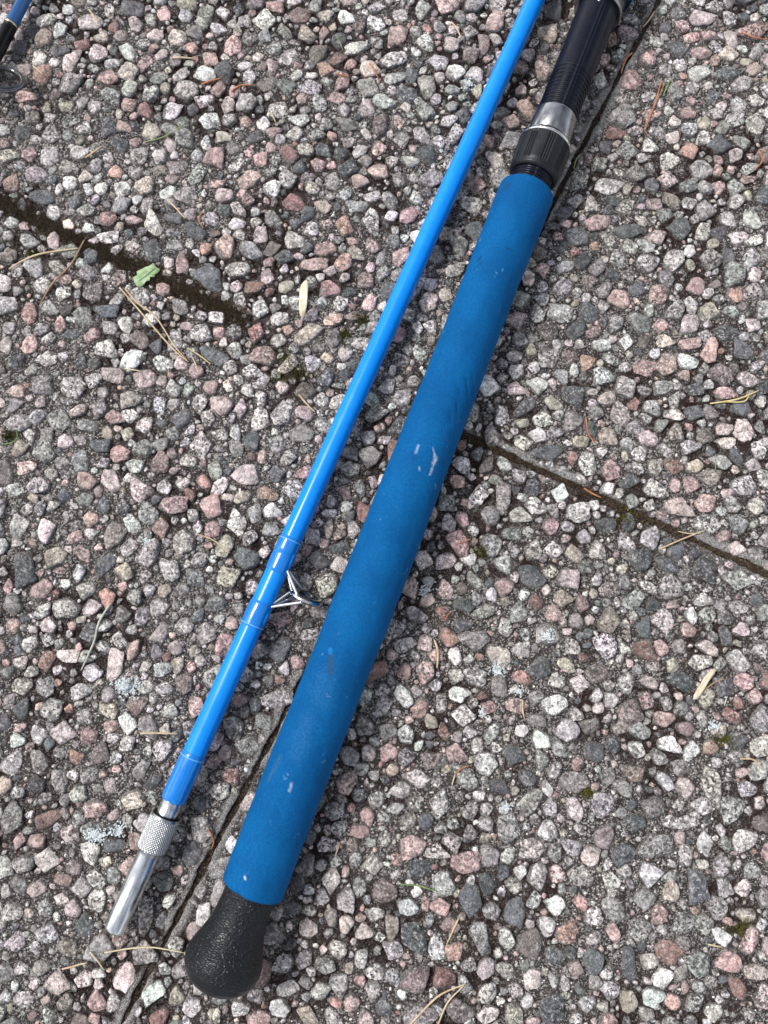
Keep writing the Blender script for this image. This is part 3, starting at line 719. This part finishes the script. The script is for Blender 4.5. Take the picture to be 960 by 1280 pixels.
gr = np.clip((v[:, 0]/k-27+6*(fbm(v[:, 1]*90+7, v[:, 2]*90+3, 1)-.5))/5, 0, 1)
part('butt_cap', (v, f), M_RUB, rodA, attrs={'grain': gr})
# foam
L0, L1 = lx(1112), lx(238)
def grip_r(y): return rr(np.interp(y, [226, 350, 550, 750, 950, 1112], [69.5, 70.5, 73.0, 78.0, 80.5, 82.0])*.985, y)
ys = np.linspace(1112, 238, 470); gp = []
for y in ys: gp.append((lx(y), grip_r(y)))
gp = np.array(gp); e = .0022
x = gp[:, 0]
def endr(d): d = np.clip(d, 0, e); return np.sqrt(np.clip(1-(1-d/e)**2, 0, 1))
gp[:, 1] = gp[:, 1]-(1-endr(x-L0))*.0016-(1-endr(L1-x))*.0019
NA = 144
def foam_r(X, T, Rr):
    u = X; q = T*.016
    d = (fbm(u*30+4, np.cos(T)*1.2+5, 1, 3)-.5)*.0012+(fbm(u*180, np.sin(T)*4+9, 1, 3)-.5)*.00035
    # creases pressed into the foam
    for (yy, off, ln, dr, dp) in CREASE:
        cx_ = lx(yy); cq = (math.pi/2-off/ .0155)*.0155
        du = (u-cx_)*math.cos(dr)+(T*.0155-cq)*math.sin(dr); dv = -(u-cx_)*math.sin(dr)+(T*.0155-cq)*math.cos(dr)
        d = d-dp*np.exp(-(dv/.0008)**2-(du/ln)**2)
    # notch in the cut end
    d = d-.0014*np.exp(-((u-L0)/.002)**2-((T-1.25)*.0155/.0022)**2)
    return Rr+d
# angle T: pi/2 is straight up (local Z), smaller T leans to local Y (picture left), larger T to the right
CREASE = [(484, -.0094, .0055, -.66, .0007), (511, -.0087, .0040, -.60, .0006), (496, -.0068, .0040, -.75, .0004), (524, -.0072, .0035, -.5, .0004),
          (472, -.0110, .0035, -.7, .0004), (1022, .008, .003, .9, .0003), (310, -.002, .004, .1, .0002)]
prof = [(gp[0, 0]+.0004, .0105), (gp[0, 0]+.0001, .0118)]+[tuple(q) for q in gp]+[(gp[-1, 0]-.0001, .0118), (gp[-1, 0]-.0004, .0105)]
v, f = revolve(prof, NA, foam_r, False, False)
ang = np.arctan2(v[:, 2], v[:, 1]); q = (ang-math.pi/2)*.0155           # q>0 : towards local -Y, the right in the picture
col = np.zeros((len(v), 4)); col[:, :3] = (.0006, .085, .25)
def pxu(px, py):
    z = ZA+.0150; w_ = Vector(at(px, py, z))-aA; return w_.dot(XA), -(w_.dot(Vector((0, 0, 1)).cross(XA)))
def scuff(p0, p1, wd, c, al):
    a = np.array(pxu(*p0)); b = np.array(pxu(*p1))
    a[1] = math.asin(max(-1, min(1, a[1]/.0155)))*.0155; b[1] = math.asin(max(-1, min(1, b[1]/.0155)))*.0155
    P = np.stack([v[:, 0], q], -1); ab = b-a; t = np.clip(((P-a)@ab)/max(ab@ab, 1e-9), 0, 1); d = np.linalg.norm(P-(a+t[:, None]*ab), axis=1)
    nz = fbm(P[:, 0]+1, P[:, 1]+2, 900, 3); mk = np.clip(1.3-d/(wd*(.4+1.2*nz)), 0, 1)*al
    up = mk > col[:, 3]; col[up, :3] = c; col[:, 3] = np.maximum(col[:, 3], mk)
scuff((541, 560), (545, 574), .0006, (.36, .45, .55), .85); scuff((545, 572), (543, 578), .0013, (.45, .5, .56), .9); scuff((543, 578), (538, 592), .0008, (.45, .5, .56), .85)
scuff((523, 557), (519, 566), .0007, (.3, .42, .55), .8); scuff((524, 583), (524, 588), .0006, (.3, .42, .55), .7)
scuff((414, 820), (413, 842), .0015, (.035, .06, .09), .8); scuff((406, 850), (402, 872), .0065, (.03, .15, .33), .3)
scuff((350, 948), (335, 978), .0014, (.04, .11, .20), .65); scuff((413, 812), (414, 816), .0012, (.01, .20, .5), .7)
scuff((602, 318), (599, 322), .0010, (.004, .02, .07), .7); scuff((594, 333), (603, 326), .0008, (.004, .02, .07), .7); scuff((634, 311), (640, 313), .0008, (.004, .02, .07), .7)
scuff((632, 231), (638, 226), .0016, (.02, .03, .04), .6); scuff((385, 902), (372, 940), .0050, (.04, .17, .37), .25)
scuff((365, 978), (362, 988), .0008, (.35, .45, .5), .7); scuff((306, 1096), (306, 1099), .0007, (.6, .6, .6), .9)
for i in range(9):
    px = random.gauss(0, 22); yy = random.uniform(560, 1090); lig = random.random()
    l = random.uniform(1, 8); a = random.uniform(0, 6.3)
    scuff((gx(yy)+px, yy), (gx(yy)+px+l*math.cos(a), yy+l*math.sin(a)), random.uniform(.0003, .0007), (.04, .20, .46) if lig > .3 else (.004, .03, .12), random.uniform(.2, .5))
part('foam_grip', (v, f), M_FOAM, rodA, attrs={'scuff': col})
# reel seat
Rb = rr(51, 120)
def seat_r(X, T, Rr):
    x0, x1 = lx(150), lx(98); th = ((X > x0) & (X < x1)) | (X < lx(205))
    pitch = (x1-x0)/10.5
    g_ = np.abs(((X-x0)/pitch) % 1-.5)*2
    rib = np.clip(1.6-np.abs((T-1.74)*Rb)/.0009, 0, 1)            # raised spine along the seat
    cut = np.clip((g_-.45)*3.2, 0, 1)*.00075*th*(1-np.clip(rib*1.6, 0, 1))
    return Rr-cut+rib*.00042
sp = dens([(lx(248), Rb), (lx(-40), Rb)], .00025)
part('reel_seat', revolve(sp, 260, seat_r), M_SEAT, rodA)
yn0, yn1 = 223, 183; n0, n1 = lx(yn0), lx(yn1); Rn = rr(66.5, 190)
nutp = [(n0+.0004, Rb*.92), (n0, Rb*1.02), (n0+.0002, Rb*1.10), (n0+.0012, Rb*1.18), (n0+.0032, Rn*.935), (n0+.0036, Rn*.945), (n0+.0044, Rn*.955), (n0+(n1-n0)*.6, Rn*.99), (n1-.0010, Rn), (n1-.0002, Rn*.985), (n1, Rn*.95), (n1, Rb)]
def nut_r(X, T, Rr):
    a = (T*9/(2*np.pi)) % 1; inr = (X > n0+.0036) & (X < n1-.0011)
    fl = np.zeros_like(a)
    for c in (.36, .50, .64): fl = np.maximum(fl, np.exp(-((a-c)/.032)**2))
    return Rr-fl*.0010*inr
part('locking_nut', revolve(dens(nutp, .0004), 270, nut_r, False, False), M_NUT, rodA)
part('washer', revolve([(n1-.0002, Rb), (n1-.0002, Rn*.975), (n1+.0003, Rn*1.0), (n1+.0014, Rn*.99), (n1+.0018, Rn*.96), (n1+.0018, Rb)], 96, None, False, False), M_CHR, rodA)
h0, h1 = lx(175.5), lx(147); Rh = rr(55.5, 160)
part('steel_hood', revolve([(h0+.001, Rb*.9), (h0, Rh*.93), (h0, Rh*.985), (h0+.0003, Rh), (h1-.0008, Rh*.975), (h1-.0002, Rh*.965), (h1, Rh*.95), (h1, Rb*.9)], 128, None, False, False), M_STEEL, rodA)
t0 = lx(16); f0 = lx(-7); Rt = rr(60, 0)
part('top_hood', revolve([(t0+.0006, Rb*.9), (t0, Rt*.93), (t0, Rt*.985), (t0+.0004, Rt), (t0+.0020, Rt*1.0), (t0+.0024, Rt*.985), (f0+.002, Rt*.985), (f0+.0025, Rt*.96), (f0+.0025, Rb*.8)], 128, None, False, False), M_STEEL, rodA)
part('seat_mark', revolve([(-.0006, .0002), (-.0006, .0009), (.0006, .0009), (.0006, .0002)], 12), M_CHR, rodA)
mk = COL.objects['seat_mark']; mk.location = (lx(21), 0.0012, Rb+.0001); mk.rotation_euler = (0, 0, R(90)); mk.scale = (1, 1, .35)
Rf = rr(70, 0)
part('foregrip', revolve(dens([(f0, Rt*.8), (f0, Rf*.93), (f0+.0006, Rf*.97), (f0+.002, Rf), (f0+.10, Rf*.98), (f0+.102, Rf*.9)], .002), 96), M_FOAM, rodA)
part('blank', revolve([(f0+.09, .0075), (f0+.45, .0060)], 48), M_BLANK, rodA)

# ------------------------------------------------------------------ thin rod section with guide and ferrule
def bx(y): return 669-.4525*y
ZB = .0112
MB, aB, XB = frame((bx(1164), 1164), (bx(0), 0), ZB)
def lb(y): return (Vector(at(bx(y), y, ZB))-aB).dot(XB)
def rb(w_, y): return w_/2/sc(bx(y), y, ZB)
rodB = thing('fishing_rod', MB, 'slim glossy blue fishing rod section with wire guide and knurled silver ferrule', 'fishing rod', 'sections of blue fishing rod on the slabs')
Wb = lambda y: np.interp(y, [-200, 0, 300, 450, 640, 850, 1000], [22.6, 24.0, 25.2, 26.0, 27.0, 28.6, 30.0])
part('blank', revolve([(lb(y), rb(Wb(y), y)) for y in np.linspace(1000, -420, 60)], 64), M_BLANK, rodB)
def wrap(ya, yb, extra, name='thread_wrap'):
    a, b = lb(ya), lb(yb); e = .0022; pr = []
    for t in np.linspace(0, 1, 60):
        x = a+(b-a)*t; yy = ya+(yb-ya)*t; d = min(x-a, b-x)
        pr.append((x, rb(Wb(yy), yy)-.00002+extra*min(1, math.sin(min(1, d/e)*math.pi/2))))
    lump = lambda X, T, Rr: Rr+(fbm(X*160+3, np.cos(T)*1.5+4, 1, 3)-.5)*.00022*(Rr > 0)
    part(name, revolve(dens(pr, .0007), 72, lump, False, False), M_WRAP, rodB)
def vring(y, hgt=.00022, wd=.0005):
    a = lb(y); r = rb(Wb(y), y)+.00048; th = np.linspace(0, np.pi, 7)
    part('varnish_ring', revolve([(a-wd*math.cos(t), r-.0002+(hgt+.0002)*math.sin(t)) for t in th], 72, None, False, False), M_WRING, rodB)
wrap(692, 672, .00042); wrap(716, 690, .00050); wrap(784, 752, .00055); wrap(1000, 940, .00045)
vring(676, .00022, .0004); vring(781, .00020, .0004); vring(946, .00020, .0004)
# guide
rg = rb(27.5, 735); sB = sc(bx(740), 740, ZB)
u_ = np.array([.412, -.911]); pp = np.array([.911, .412])
def gpos(px, py, z):       # a point of the guide from its place in the picture, z above the rod axis
    w_ = Vector(at(px, py, ZB+z))-aB; Yv = Vector((0, 0, 1)).cross(XB); return Vector((w_.dot(XB), w_.dot(Yv), z))
ring_c = gpos(383, 747, .0005)
guide_tilt = R(14); rad = 19.5/sB
nX = Vector((math.cos(guide_tilt), 0, math.sin(guide_tilt))); e1 = Vector((0, 1, 0)); e2 = nX.cross(e1)
def circ(c, r, m=48): return [c+(e1*math.cos(2*math.pi*i/m)+e2*math.sin(2*math.pi*i/m))*r for i in range(m)]
guide = part('line_guide', tube(circ(ring_c, rad), .0010, 10, True), M_CHR, rodB)
part('ceramic_insert', join([tube(circ(ring_c, rad-.0010), .0018, 12, True)]), M_CER, guide)
ft1 = gpos(357, 707, .0005); ft2 = gpos(338, 757, .0005)
r1 = ring_c+e1*rad; top_ = ring_c+(e1*.35+e2*.93)*rad; bot_ = ring_c+(e1*.35-e2*.93)*rad; side = ring_c+(e1*-.2+e2*.97)*rad
wires = [tube(smooth_path([ft1+Vector((.006, .004, 0)), ft1, (ft1+r1)/2+Vector((0, 0, .0004)), r1+Vector((0, 0, .001))]), .00085, 8),
         tube(smooth_path([ft1+Vector((.006, .004, .001)), ft1+Vector((0, 0, .001)), top_]), .0009, 8),
         tube(smooth_path([ft1+Vector((.004, .003, -.001)), ft1+Vector((0, 0, -.001)), bot_]), .00085, 8)]
for wv in wires: part('guide_leg', wv, M_CHR, guide)
wires = [tube(smooth_path([ft2+Vector((-.005, .004, 0)), ft2, r1+Vector((0, .0006, -.001))]), .00085, 8),
         tube(smooth_path([ft2+Vector((-.005, .004, -.001)), ft2+Vector((-.001, 0, .0012)), side]), .0009, 8),
         tube(smooth_path([ft2+Vector((-.004, .003, -.002)), ft2+Vector((-.0005, 0, -.0012)), bot_]), .00085, 8)]
for wv in wires: part('guide_leg', wv, M_CHR, guide)
for (yy, ln, dy) in ((698, .0065, 1), (768, .0065, 1)):
    tt_ = np.linspace(0, 1, 15); vf = revolve([((t-.5)*2*ln, .00175*math.sqrt(max(0, 1-(2*t-1)**2))+.00005) for t in tt_], 20)
    part('wrapped_foot', vf, M_WRAP, rodB); fo = COL.objects['wrapped_foot' if yy == 698 else 'wrapped_foot.001']
    fo.location = (lb(yy), -rb(Wb(yy), yy)*.80, rb(Wb(yy), yy)*.35)
# ferrule
fy = lambda y: lb(y)
q0, q1, q2 = lb(1164), lb(1062), lb(1019)
rp0, rp1 = rb(26.5, 1150), rb(28.5, 1070)
part('ferrule_plug', revolve([(q0+.0003, .0001), (q0, rp0*.6), (q0+.0001, rp0*.80), (q0+.0008, rp0*.95), (q0+.0018, rp0), (q1+.001, rp1)], 96), M_ALU, rodB)
rk = rb(38.0, 1040); kp = [(q1, rp1*.8), (q1, rk*.93), (q1+.0006, rk*.985), (q1+.0010, rk), (q2-.0014, rk*1.02), (q2-.0009, rk*.99), (q2, rk*.95), (q2, rp1*.7)]
def knurl(X, T, Rr):
    inn = (X > q1+.0008) & (X < q2-.0013); nn = 34; pz = 2*np.pi*rk/nn
    a = (T*nn/(2*np.pi)+X/pz) % 1; b = (T*nn/(2*np.pi)-X/pz) % 1
    h = np.minimum(np.abs(a-.5), np.abs(b-.5))*2
    return Rr-(1-np.clip(h*1.6, 0, 1))*.00055*inn
part('knurled_collar', revolve(dens(kp, .00022), 352, knurl, False, False), M_KNURL, rodB)
part('collar_seal', revolve([(q2-.0004, .004), (q2-.0004, rk*.93), (q2+.0003, rk*.93), (q2+.0005, rk*.86), (q2+.0005, .004)], 96, None, False, False), M_BLACK, rodB)
part('ferrule_sleeve', revolve([(q2, rb(25.5, 1010)), (lb(998)+.0002, rb(27.0, 1000)), (lb(998)+.0004, rb(24, 1000))], 96, None, False, False), M_ALU, rodB)

# ------------------------------------------------------------------ dark blue rod section in the corner
ZC = .0085
MC, aC, XC = frame((-14, 83), (30, 0), ZC)
rodC = thing('fishing_rod', MC, 'dark blue rod section with black sleeve and wire guide in the corner', 'fishing rod', 'sections of blue fishing rod on the slabs')
def lc(px, py): return (Vector(at(px, py, ZC))-aC).dot(XC)
sC = sc(15, 30, ZC); xj = lc(13.7, 31)
part('blank', revolve([(xj-.001, 7.6/sC), (xj+.25, 7.2/sC)], 48), M_DBLUE, rodC)
part('trim_band', revolve([(xj-.0006, 7.9/sC), (xj-.0004, 8.5/sC), (xj+.0004, 8.5/sC), (xj+.0006, 7.9/sC)], 48), M_GOLD, rodC)
part('black_sleeve', revolve([(xj-.045, 8.4/sC), (xj-.02, 8.8/sC), (xj-.003, 8.5/sC), (xj-.0006, 8.0/sC)], 48), M_BLACK, rodC)
def gc(px, py, z):
    w_ = Vector(at(px, py, ZC+z))-aC; return Vector((w_.dot(XC), w_.dot(Vector((0, 0, 1)).cross(XC)), z))
rc_ = gc(0, 98, .004)
nX = Vector((.50, -.10, .86)).normalized(); e1 = Vector((0, 1, 0)); e1 = (e1-nX*e1.dot(nX)).normalized(); e2 = nX.cross(e1)
gC = part('line_guide', tube(circ(rc_, 27/sC), .0011, 10, True), M_RING, rodC)
part('ceramic_insert', tube(circ(rc_+nX*.0003, 27/sC-.0012), .0016, 12, True), M_CER, gC)
part('guide_leg', tube([gc(17, 108, -.002), gc(0, 112, -.0015), gc(-25, 108, -.001)], .0007, 8), M_CHR, gC)
part('guide_leg', tube([rc_+e2*27/sC, gc(-10, 75, .001)], .0007, 8), M_CHR, gC)

# ------------------------------------------------------------------ litter lying on the slabs
def litter_mat(name, c, c2, rough=.65):
    m = NM(name, rough, col=c); n = m.noise(m.pos(), 260, 3, .6); m.col(m.mix(m.ramp(n, .35, .65), c, c2)); return m.m
LM = {'tan': litter_mat('tan_needle', (.46, .33, .19), (.60, .48, .32)), 'red': litter_mat('rusty_needle', (.36, .12, .055), (.50, .22, .11)),
      'cream': litter_mat('cream_stalk', (.62, .54, .38), (.52, .42, .26)), 'green': litter_mat('green_blade', (.14, .22, .06), (.26, .30, .12)),
      'brown': litter_mat('brown_needle', (.26, .15, .09), (.38, .24, .15)), 'grey': litter_mat('grey_green_stalk', (.36, .38, .32), (.50, .50, .42)),
      'yellow': litter_mat('straw_blade', (.58, .47, .18), (.66, .58, .32))}
def litter(pts, mat, wpx, label, name='pine_needle', cat='pine needle', group='dry needles and stalks strewn on the slabs', lift=0):
    P = smooth_path([tuple(at(x, y)[:2])+(0,) for x, y in pts], 6)
    r = wpx*.78/2/sc(*pts[0]); zs = []
    for p in P: zs.append(max(height(p.x+a*.001, p.y+b*.001) for a in (-1, 0, 1) for b in (-1, 0, 1)))
    zs = np.array(zs); z2 = zs.copy()
    for i in range(len(zs)): z2[i] = zs[max(0, i-2):i+3].max()
    for _ in range(2): z2[1:-1] = (z2[:-2]+z2[1:-1]+z2[2:])/3
    base = Vector((P[0].x, P[0].y, z2[0]))
    Q = [Vector((p.x, p.y, z+r*.9+lift))-base for p, z in zip(P, z2)]
    m = len(Q); rads = [r*(1-.55*(abs(i/(m-1)-.4)/.6)**2) for i in range(m)]
    v, f = tube(Q, rads, 7)
    o = obj(name, mesh_np(name, v, f, LM[mat]), label=label, category=cat, group=group); o.location = base; return o
NEED = [
 ([(12, 337), (50, 320), (100, 312)], 'tan', 3.2, 'long tan needle ending at the top of the left moss joint'),
 ([(106, 300), (92, 328), (68, 355), (50, 385)], 'brown', 3.2, 'long reddish brown needle reaching down left from the moss joint'),
 ([(150, 360), (180, 395), (215, 435), (236, 453)], 'tan', 2.8, 'straight tan needle of the long pair below the green leaf'),
 ([(157, 362), (175, 382), (196, 398), (218, 432), (236, 453)], 'tan', 2.8, 'kinked tan needle of the long pair below the green leaf'),
 ([(235, 436), (250, 445), (264, 456)], 'yellow', 2.0, 'thin yellow green stalk at the tip of the long needle pair'),
 ([(240, 446), (246, 458), (249, 470)], 'cream', 1.8, 'tiny pale stalk pointing down beside the long needle pair'),
 ([(157, 462), (178, 465)], 'cream', 2.4, 'short cream needle lying level below the long needle pair'),
 ([(210, 250), (221, 262), (232, 275)], 'tan', 2.6, 'short tan needle touching the long white pebble above the leaf'),
 ([(253, 266), (249, 275), (255, 287)], 'red', 2.4, 'small rusty curl right of the white pebble above the leaf'),
 ([(252, 107), (263, 103), (277, 100)], 'red', 3.0, 'rusty needle below the big white pebble left of centre top'),
 ([(290, 117), (302, 109), (317, 107)], 'red', 3.0, 'rusty needle with a thick end beside a brown pebble'),
 ([(182, 178), (207, 172), (231, 158)], 'green', 2.2, 'thin needle with a green tip in the upper left slab'),
 ([(107, 199), (118, 192), (128, 185)], 'tan', 3.0, 'short tan needle left of the green tipped needle'),
 ([(112, 14), (118, 22), (124, 29)], 'tan', 2.8, 'short tan needle nearest the top edge of the upper left slab'),
 ([(43, 85), (56, 97)], 'cream', 2.6, 'short cream needle just right of the corner rod guide'),
 ([(215, 75), (228, 74), (242, 74)], 'tan', 3.0, 'tan needle lying level right of a pinkish pebble near the top'),
 ([(339, 142), (345, 154)], 'cream', 2.4, 'tiny cream stalk standing beside the bright white pebble'),
 ([(419, 92), (427, 97), (436, 99)], 'red', 2.2, 'short rusty needle left of the slim rod under a pink pebble'),
 ([(462, 82), (468, 92), (475, 103)], 'red', 2.6, 'rusty needle slanting down right below the largest white pebble'),
 ([(421, 46), (425, 55), (429, 64)], 'green', 1.8, 'short green stalk touching the left end of the largest white pebble'),
 ([(564, 29), (571, 38), (576, 48)], 'tan', 3.0, 'orange tan needle between white pebbles left of the slim rod top'),
 ([(826, 103), (818, 130), (805, 165)], 'red', 2.6, 'longer rusty needle of the forked pair right of the reel seat'),
 ([(830, 106), (810, 150), (806, 162), (811, 171)], 'brown', 2.2, 'hooked brown needle of the forked pair right of the reel seat'),
 ([(838, 100), (833, 110), (828, 121)], 'green', 2.4, 'short green blade beside the forked rusty needle pair'),
 ([(946, 190), (951, 203), (942, 214)], 'red', 3.0, 'curved rusty needle by the right edge near the top'),
 ([(924, 41), (941, 50), (960, 51)], 'red', 2.2, 'thin rusty needle under the large pink pebble at the top right corner'),
 ([(818, 14), (812, 24), (804, 33)], 'tan', 3.0, 'tan needle lying in the slab joint near the top edge'),
 ([(790, 66), (781, 76), (776, 93)], 'red', 3.4, 'rust brown curl lying in the slab joint beside the reel seat'),
 ([(726, 192), (720, 200), (717, 211)], 'green', 2.6, 'green blade growing in the slab joint beside the locking nut'),
 ([(887, 505), (920, 500), (947, 489)], 'yellow', 3.0, 'straw coloured blade with a brown end near the right edge'),
 ([(905, 503), (928, 503), (936, 493)], 'yellow', 2.2, 'shorter straw blade lying against the longer straw blade'),
 ([(732, 522), (735, 543), (745, 555)], 'red', 2.6, 'rusty curved needle in the upper right slab below grey pebbles'),
 ([(893, 568), (893, 590)], 'green', 1.6, 'hair thin green stalk standing by a peach pebble'),
 ([(823, 687), (850, 675), (880, 663)], 'tan', 2.6, 'long tan needle across the dark right hand joint'),
 ([(848, 664), (862, 667), (876, 667)], 'cream', 1.8, 'thin cream stalk crossing the needle over the right hand joint'),
 ([(730, 610), (741, 617), (752, 622)], 'red', 3.0, 'rusty needle lying inside the right hand joint'),
 ([(139, 755), (125, 778), (118, 805), (103, 838)], 'grey', 3.6, 'long grey green curved stalk in the lower left slab'),
 ([(543, 800), (547, 815), (546, 835)], 'tan', 4.0, 'thick tan needle between two pink pebbles right of the grip'),
 ([(653, 875), (653, 888), (656, 899)], 'tan', 3.0, 'short orange tan needle on a pink grey pebble right of the grip'),
 ([(568, 968), (575, 961), (587, 956)], 'red', 2.6, 'rusty needle above the forked grey pebbles in the lower right slab'),
 ([(569, 966), (567, 973), (565, 981)], 'cream', 2.2, 'tiny cream stalk hanging from a rusty needle in the lower right slab'),
 ([(573, 680), (588, 674)], 'red', 2.2, 'short rusty needle just right of the middle of the grip'),
 ([(562, 765), (556, 775)], 'red', 2.0, 'very short rusty needle above a salmon pebble right of the grip'),
 ([(177, 916), (200, 916), (223, 917)], 'tan', 3.2, 'pinkish tan needle lying level left of the slim rod'),
 ([(500, 1105), (524, 1107), (547, 1113)], 'green', 2.4, 'green stalk with a tan end in the lower right slab'),
 ([(573, 1147), (566, 1162), (558, 1180)], 'tan', 3.0, 'tan needle slanting down left in the lower right slab'),
 ([(512, 1278), (545, 1245), (582, 1228)], 'tan', 3.2, 'long tan needle running off the bottom edge'),
 ([(547, 1280), (559, 1252), (580, 1230)], 'tan', 2.8, 'shorter tan needle of the pair at the bottom edge'),
 ([(885, 1180), (902, 1183)], 'cream', 2.6, 'short cream needle near the bottom right corner'),
 ([(923, 948), (940, 949), (952, 961)], 'tan', 3.0, 'arched tan needle near the right edge below the wood chip'),
 ([(133, 1188), (165, 1184), (195, 1183), (231, 1189)], 'cream', 2.8, 'long cream needle reaching the black butt cap'),
 ([(115, 1187), (126, 1200), (132, 1212)], 'cream', 2.8, 'short curved cream needle below the silver ferrule'),
 ([(78, 1211), (94, 1207), (110, 1202)], 'tan', 3.2, 'short tan needle at the lower left below the silver ferrule'),
 ([(0, 556), (14, 554), (23, 547), (23, 539)], 'green', 1.8, 'thin green curl at the left edge beside a tan pebble'),
 ([(247, 668), (268, 676), (288, 692)], 'tan', 2.2, 'thin tan stalk left of the slim rod near the varnish rings'),
 ([(374, 494), (383, 505), (394, 516)], 'tan', 3.0, 'tan needle left of the slim rod below a purple pebble'),
 ([(903, 848), (892, 853), (880, 861)], 'brown', 2.6, 'brown needle lying under the wood chip'),
 ([(905, 882), (908, 870)], 'grey', 2.0, 'tiny grey stalk below the brown needle at the wood chip'),
 ([(262, 1035), (268, 1048), (264, 1062)], 'red', 3.0, 'rusty flake of needle in the joint left of the grip end'),
 ([(425, 1052), (419, 1070)], 'tan', 2.8, 'short tan needle right of the lower end of the grip'),
]
for p, m_, w_, lab in NEED:
    nm, ct_ = ('pine_needle', 'pine needle')
    if 'stalk' in lab: nm, ct_ = 'dry_stalk', 'stalk'
    if 'blade' in lab or 'curl at the left' in lab: nm, ct_ = 'grass_blade', 'grass blade'
    litter(p, m_, w_, lab, nm, ct_)
# flat chips, leaf
def sheet(outline, th, mat, name, label, cat, pts0, curl=.0004):
    """outline in pixels, extruded to a thin, slightly curled piece resting on the pebbles"""
    c = np.mean(outline, 0); rq = max(np.linalg.norm(np.array(at(*o_))-np.array(at(*c))) for o_ in outline)*(.9 if cat == 'x' else .6); W = [at(x, y) for x, y in outline]; C = at(*c); zb = max(height(C[0]+i*.0015, C[1]+j*.0015) for i in range(-4, 5) for j in range(-4, 5) if i*i+j*j < rq*rq/2.25e-6)
    n = len(outline); V = []
    for lev in (0, 1):
        for kf in (1.0, .55):
            for i, w_ in enumerate(W):
                d = (w_-C)*kf; V.append((d[0], d[1], lev*th+curl*(kf**2)*(1+.8*math.sin(i*2.1))))
        V.append((0, 0, lev*th))
    F4 = []; F3 = []; o = 2*n+1
    for i in range(n):
        j = (i+1) % n
        F4.append((i, n+i, n+j, j)); F3.append((n+i, 2*n, n+j)); F4.append((o+i, o+j, o+n+j, o+n+i)); F3.append((o+n+i, o+n+j, o+2*n)); F4.append((i, j, o+j, o+i))
    ob = obj(name, mesh_np(name, np.array(V), [np.array(F4), np.array(F3)], mat), label=label, category=cat); ob.location = (C[0], C[1], zb+.0002)
    return ob
M_LEAF = litter_mat('pale_green_leaf', (.22, .34, .15), (.36, .46, .27)); M_CHIP = litter_mat('pale_wood', (.62, .52, .36), (.74, .66, .52))
leaf = sheet([(169, 354), (168, 349), (172, 345), (172, 341), (178, 339), (182, 335), (188, 334), (193, 331), (196, 335), (201, 338), (200, 342), (195, 344), (194, 348), (189, 348), (188, 352), (184, 353), (182, 357), (177, 360), (172, 359)],
      .0003, M_LEAF, 'leaf_blade', '', 'x', None, .0009)
leaf.name = 'leaf'; leaf['label'] = 'small lobed pale green leaf lying over the left moss joint'; leaf['category'] = 'leaf'
vp = [at(170+i*24/8, 356-i*19/8)-at(184, 346) for i in range(9)]
part('midrib', tube([(p[0], p[1], .0009) for p in vp], .00022, 6), litter_mat('leaf_midrib', (.34, .45, .24), (.42, .52, .32)), leaf)
sheet([(381, 353), (384, 352), (386, 356), (385, 368), (384, 384), (381, 397), (378, 400), (375, 394), (374, 380), (375, 366), (377, 358)], .0007, M_CHIP, 'wood_chip', 'pale pointed wood sliver standing out left of the slim rod', 'wood chip', None, .0006)
sheet([(890, 835), (892, 838), (884, 850), (877, 862), (869, 873), (864, 874), (865, 868), (872, 856), (878, 846), (885, 839)], .0009, M_CHIP, 'wood_chip', 'pale cream wood sliver on the lower right slab near the right edge', 'wood chip', None, .0004)
# lichen
def lichen(px, py, r, N, label):
    parts = []; C = at(px, py); T = []
    for i in range(N):
        a = random.uniform(0, 6.3); d = abs(random.gauss(0, .5))*r
        p = at(px+math.cos(a)*d, py+math.sin(a)*d*.85); h = height(p[0], p[1]); q = random.uniform(0, 6.3); L = random.uniform(.0004, .0010)
        pts = [(p[0]-C[0]+math.cos(q+k*.7)*L*k*.5, p[1]-C[1]+math.sin(q+k*.7)*L*k*.5, max(h, -.0004)+.0004) for k in range(4)]
        v, f = tube(pts, [.00026, .00042, .00038, .0002], 5); parts.append((v, f)); g_ = random.uniform(.75, 1.1)
        T.append(np.tile((.60*g_, .645*g_, .65*g_, 1), (len(v), 1)))
    v, f = join(parts); o = obj('lichen_patch', mesh_np('lichen_patch', v, f, M_LICH, {'tint': np.concatenate(T)}), label=label, category='lichen', group='pale lichen rosettes on the pebbles'); o.location = (C[0], C[1], 0)
for a in [(160, 858, 17, 330, 'pale lichen rosette in the lower left slab left of the slim rod'), (120, 1044, 14, 230, 'larger pale lichen rosette left of the knurled collar'),
          (148, 1038, 12, 140, 'pale lichen between the larger rosette and the knurled collar'), (183, 676, 10, 50, 'faint lichen streak above the lower left slab middle'),
          (622, 838, 11, 90, 'white lichen on a pink pebble right of the grip'), (648, 864, 8, 50, 'white lichen under a peach pebble right of the grip'),
          (532, 738, 14, 90, 'white lichen threads just right of the foam grip'), (683, 795, 13, 70, 'faint lichen on the lower right slab beside a red pebble'),
          (892, 907, 8, 50, 'small blue white lichen spot near the right edge'), (632, 1010, 8, 50, 'small lichen spot above a big grey pebble'),
          (586, 107, 10, 60, 'pale lichen left of the slim rod near the top'), (603, 890, 9, 35, 'tiny lichen spot beside a speckled pebble')]: lichen(*a)

scene.cycles.use_denoising = True
scene.cycles.max_bounces = 6
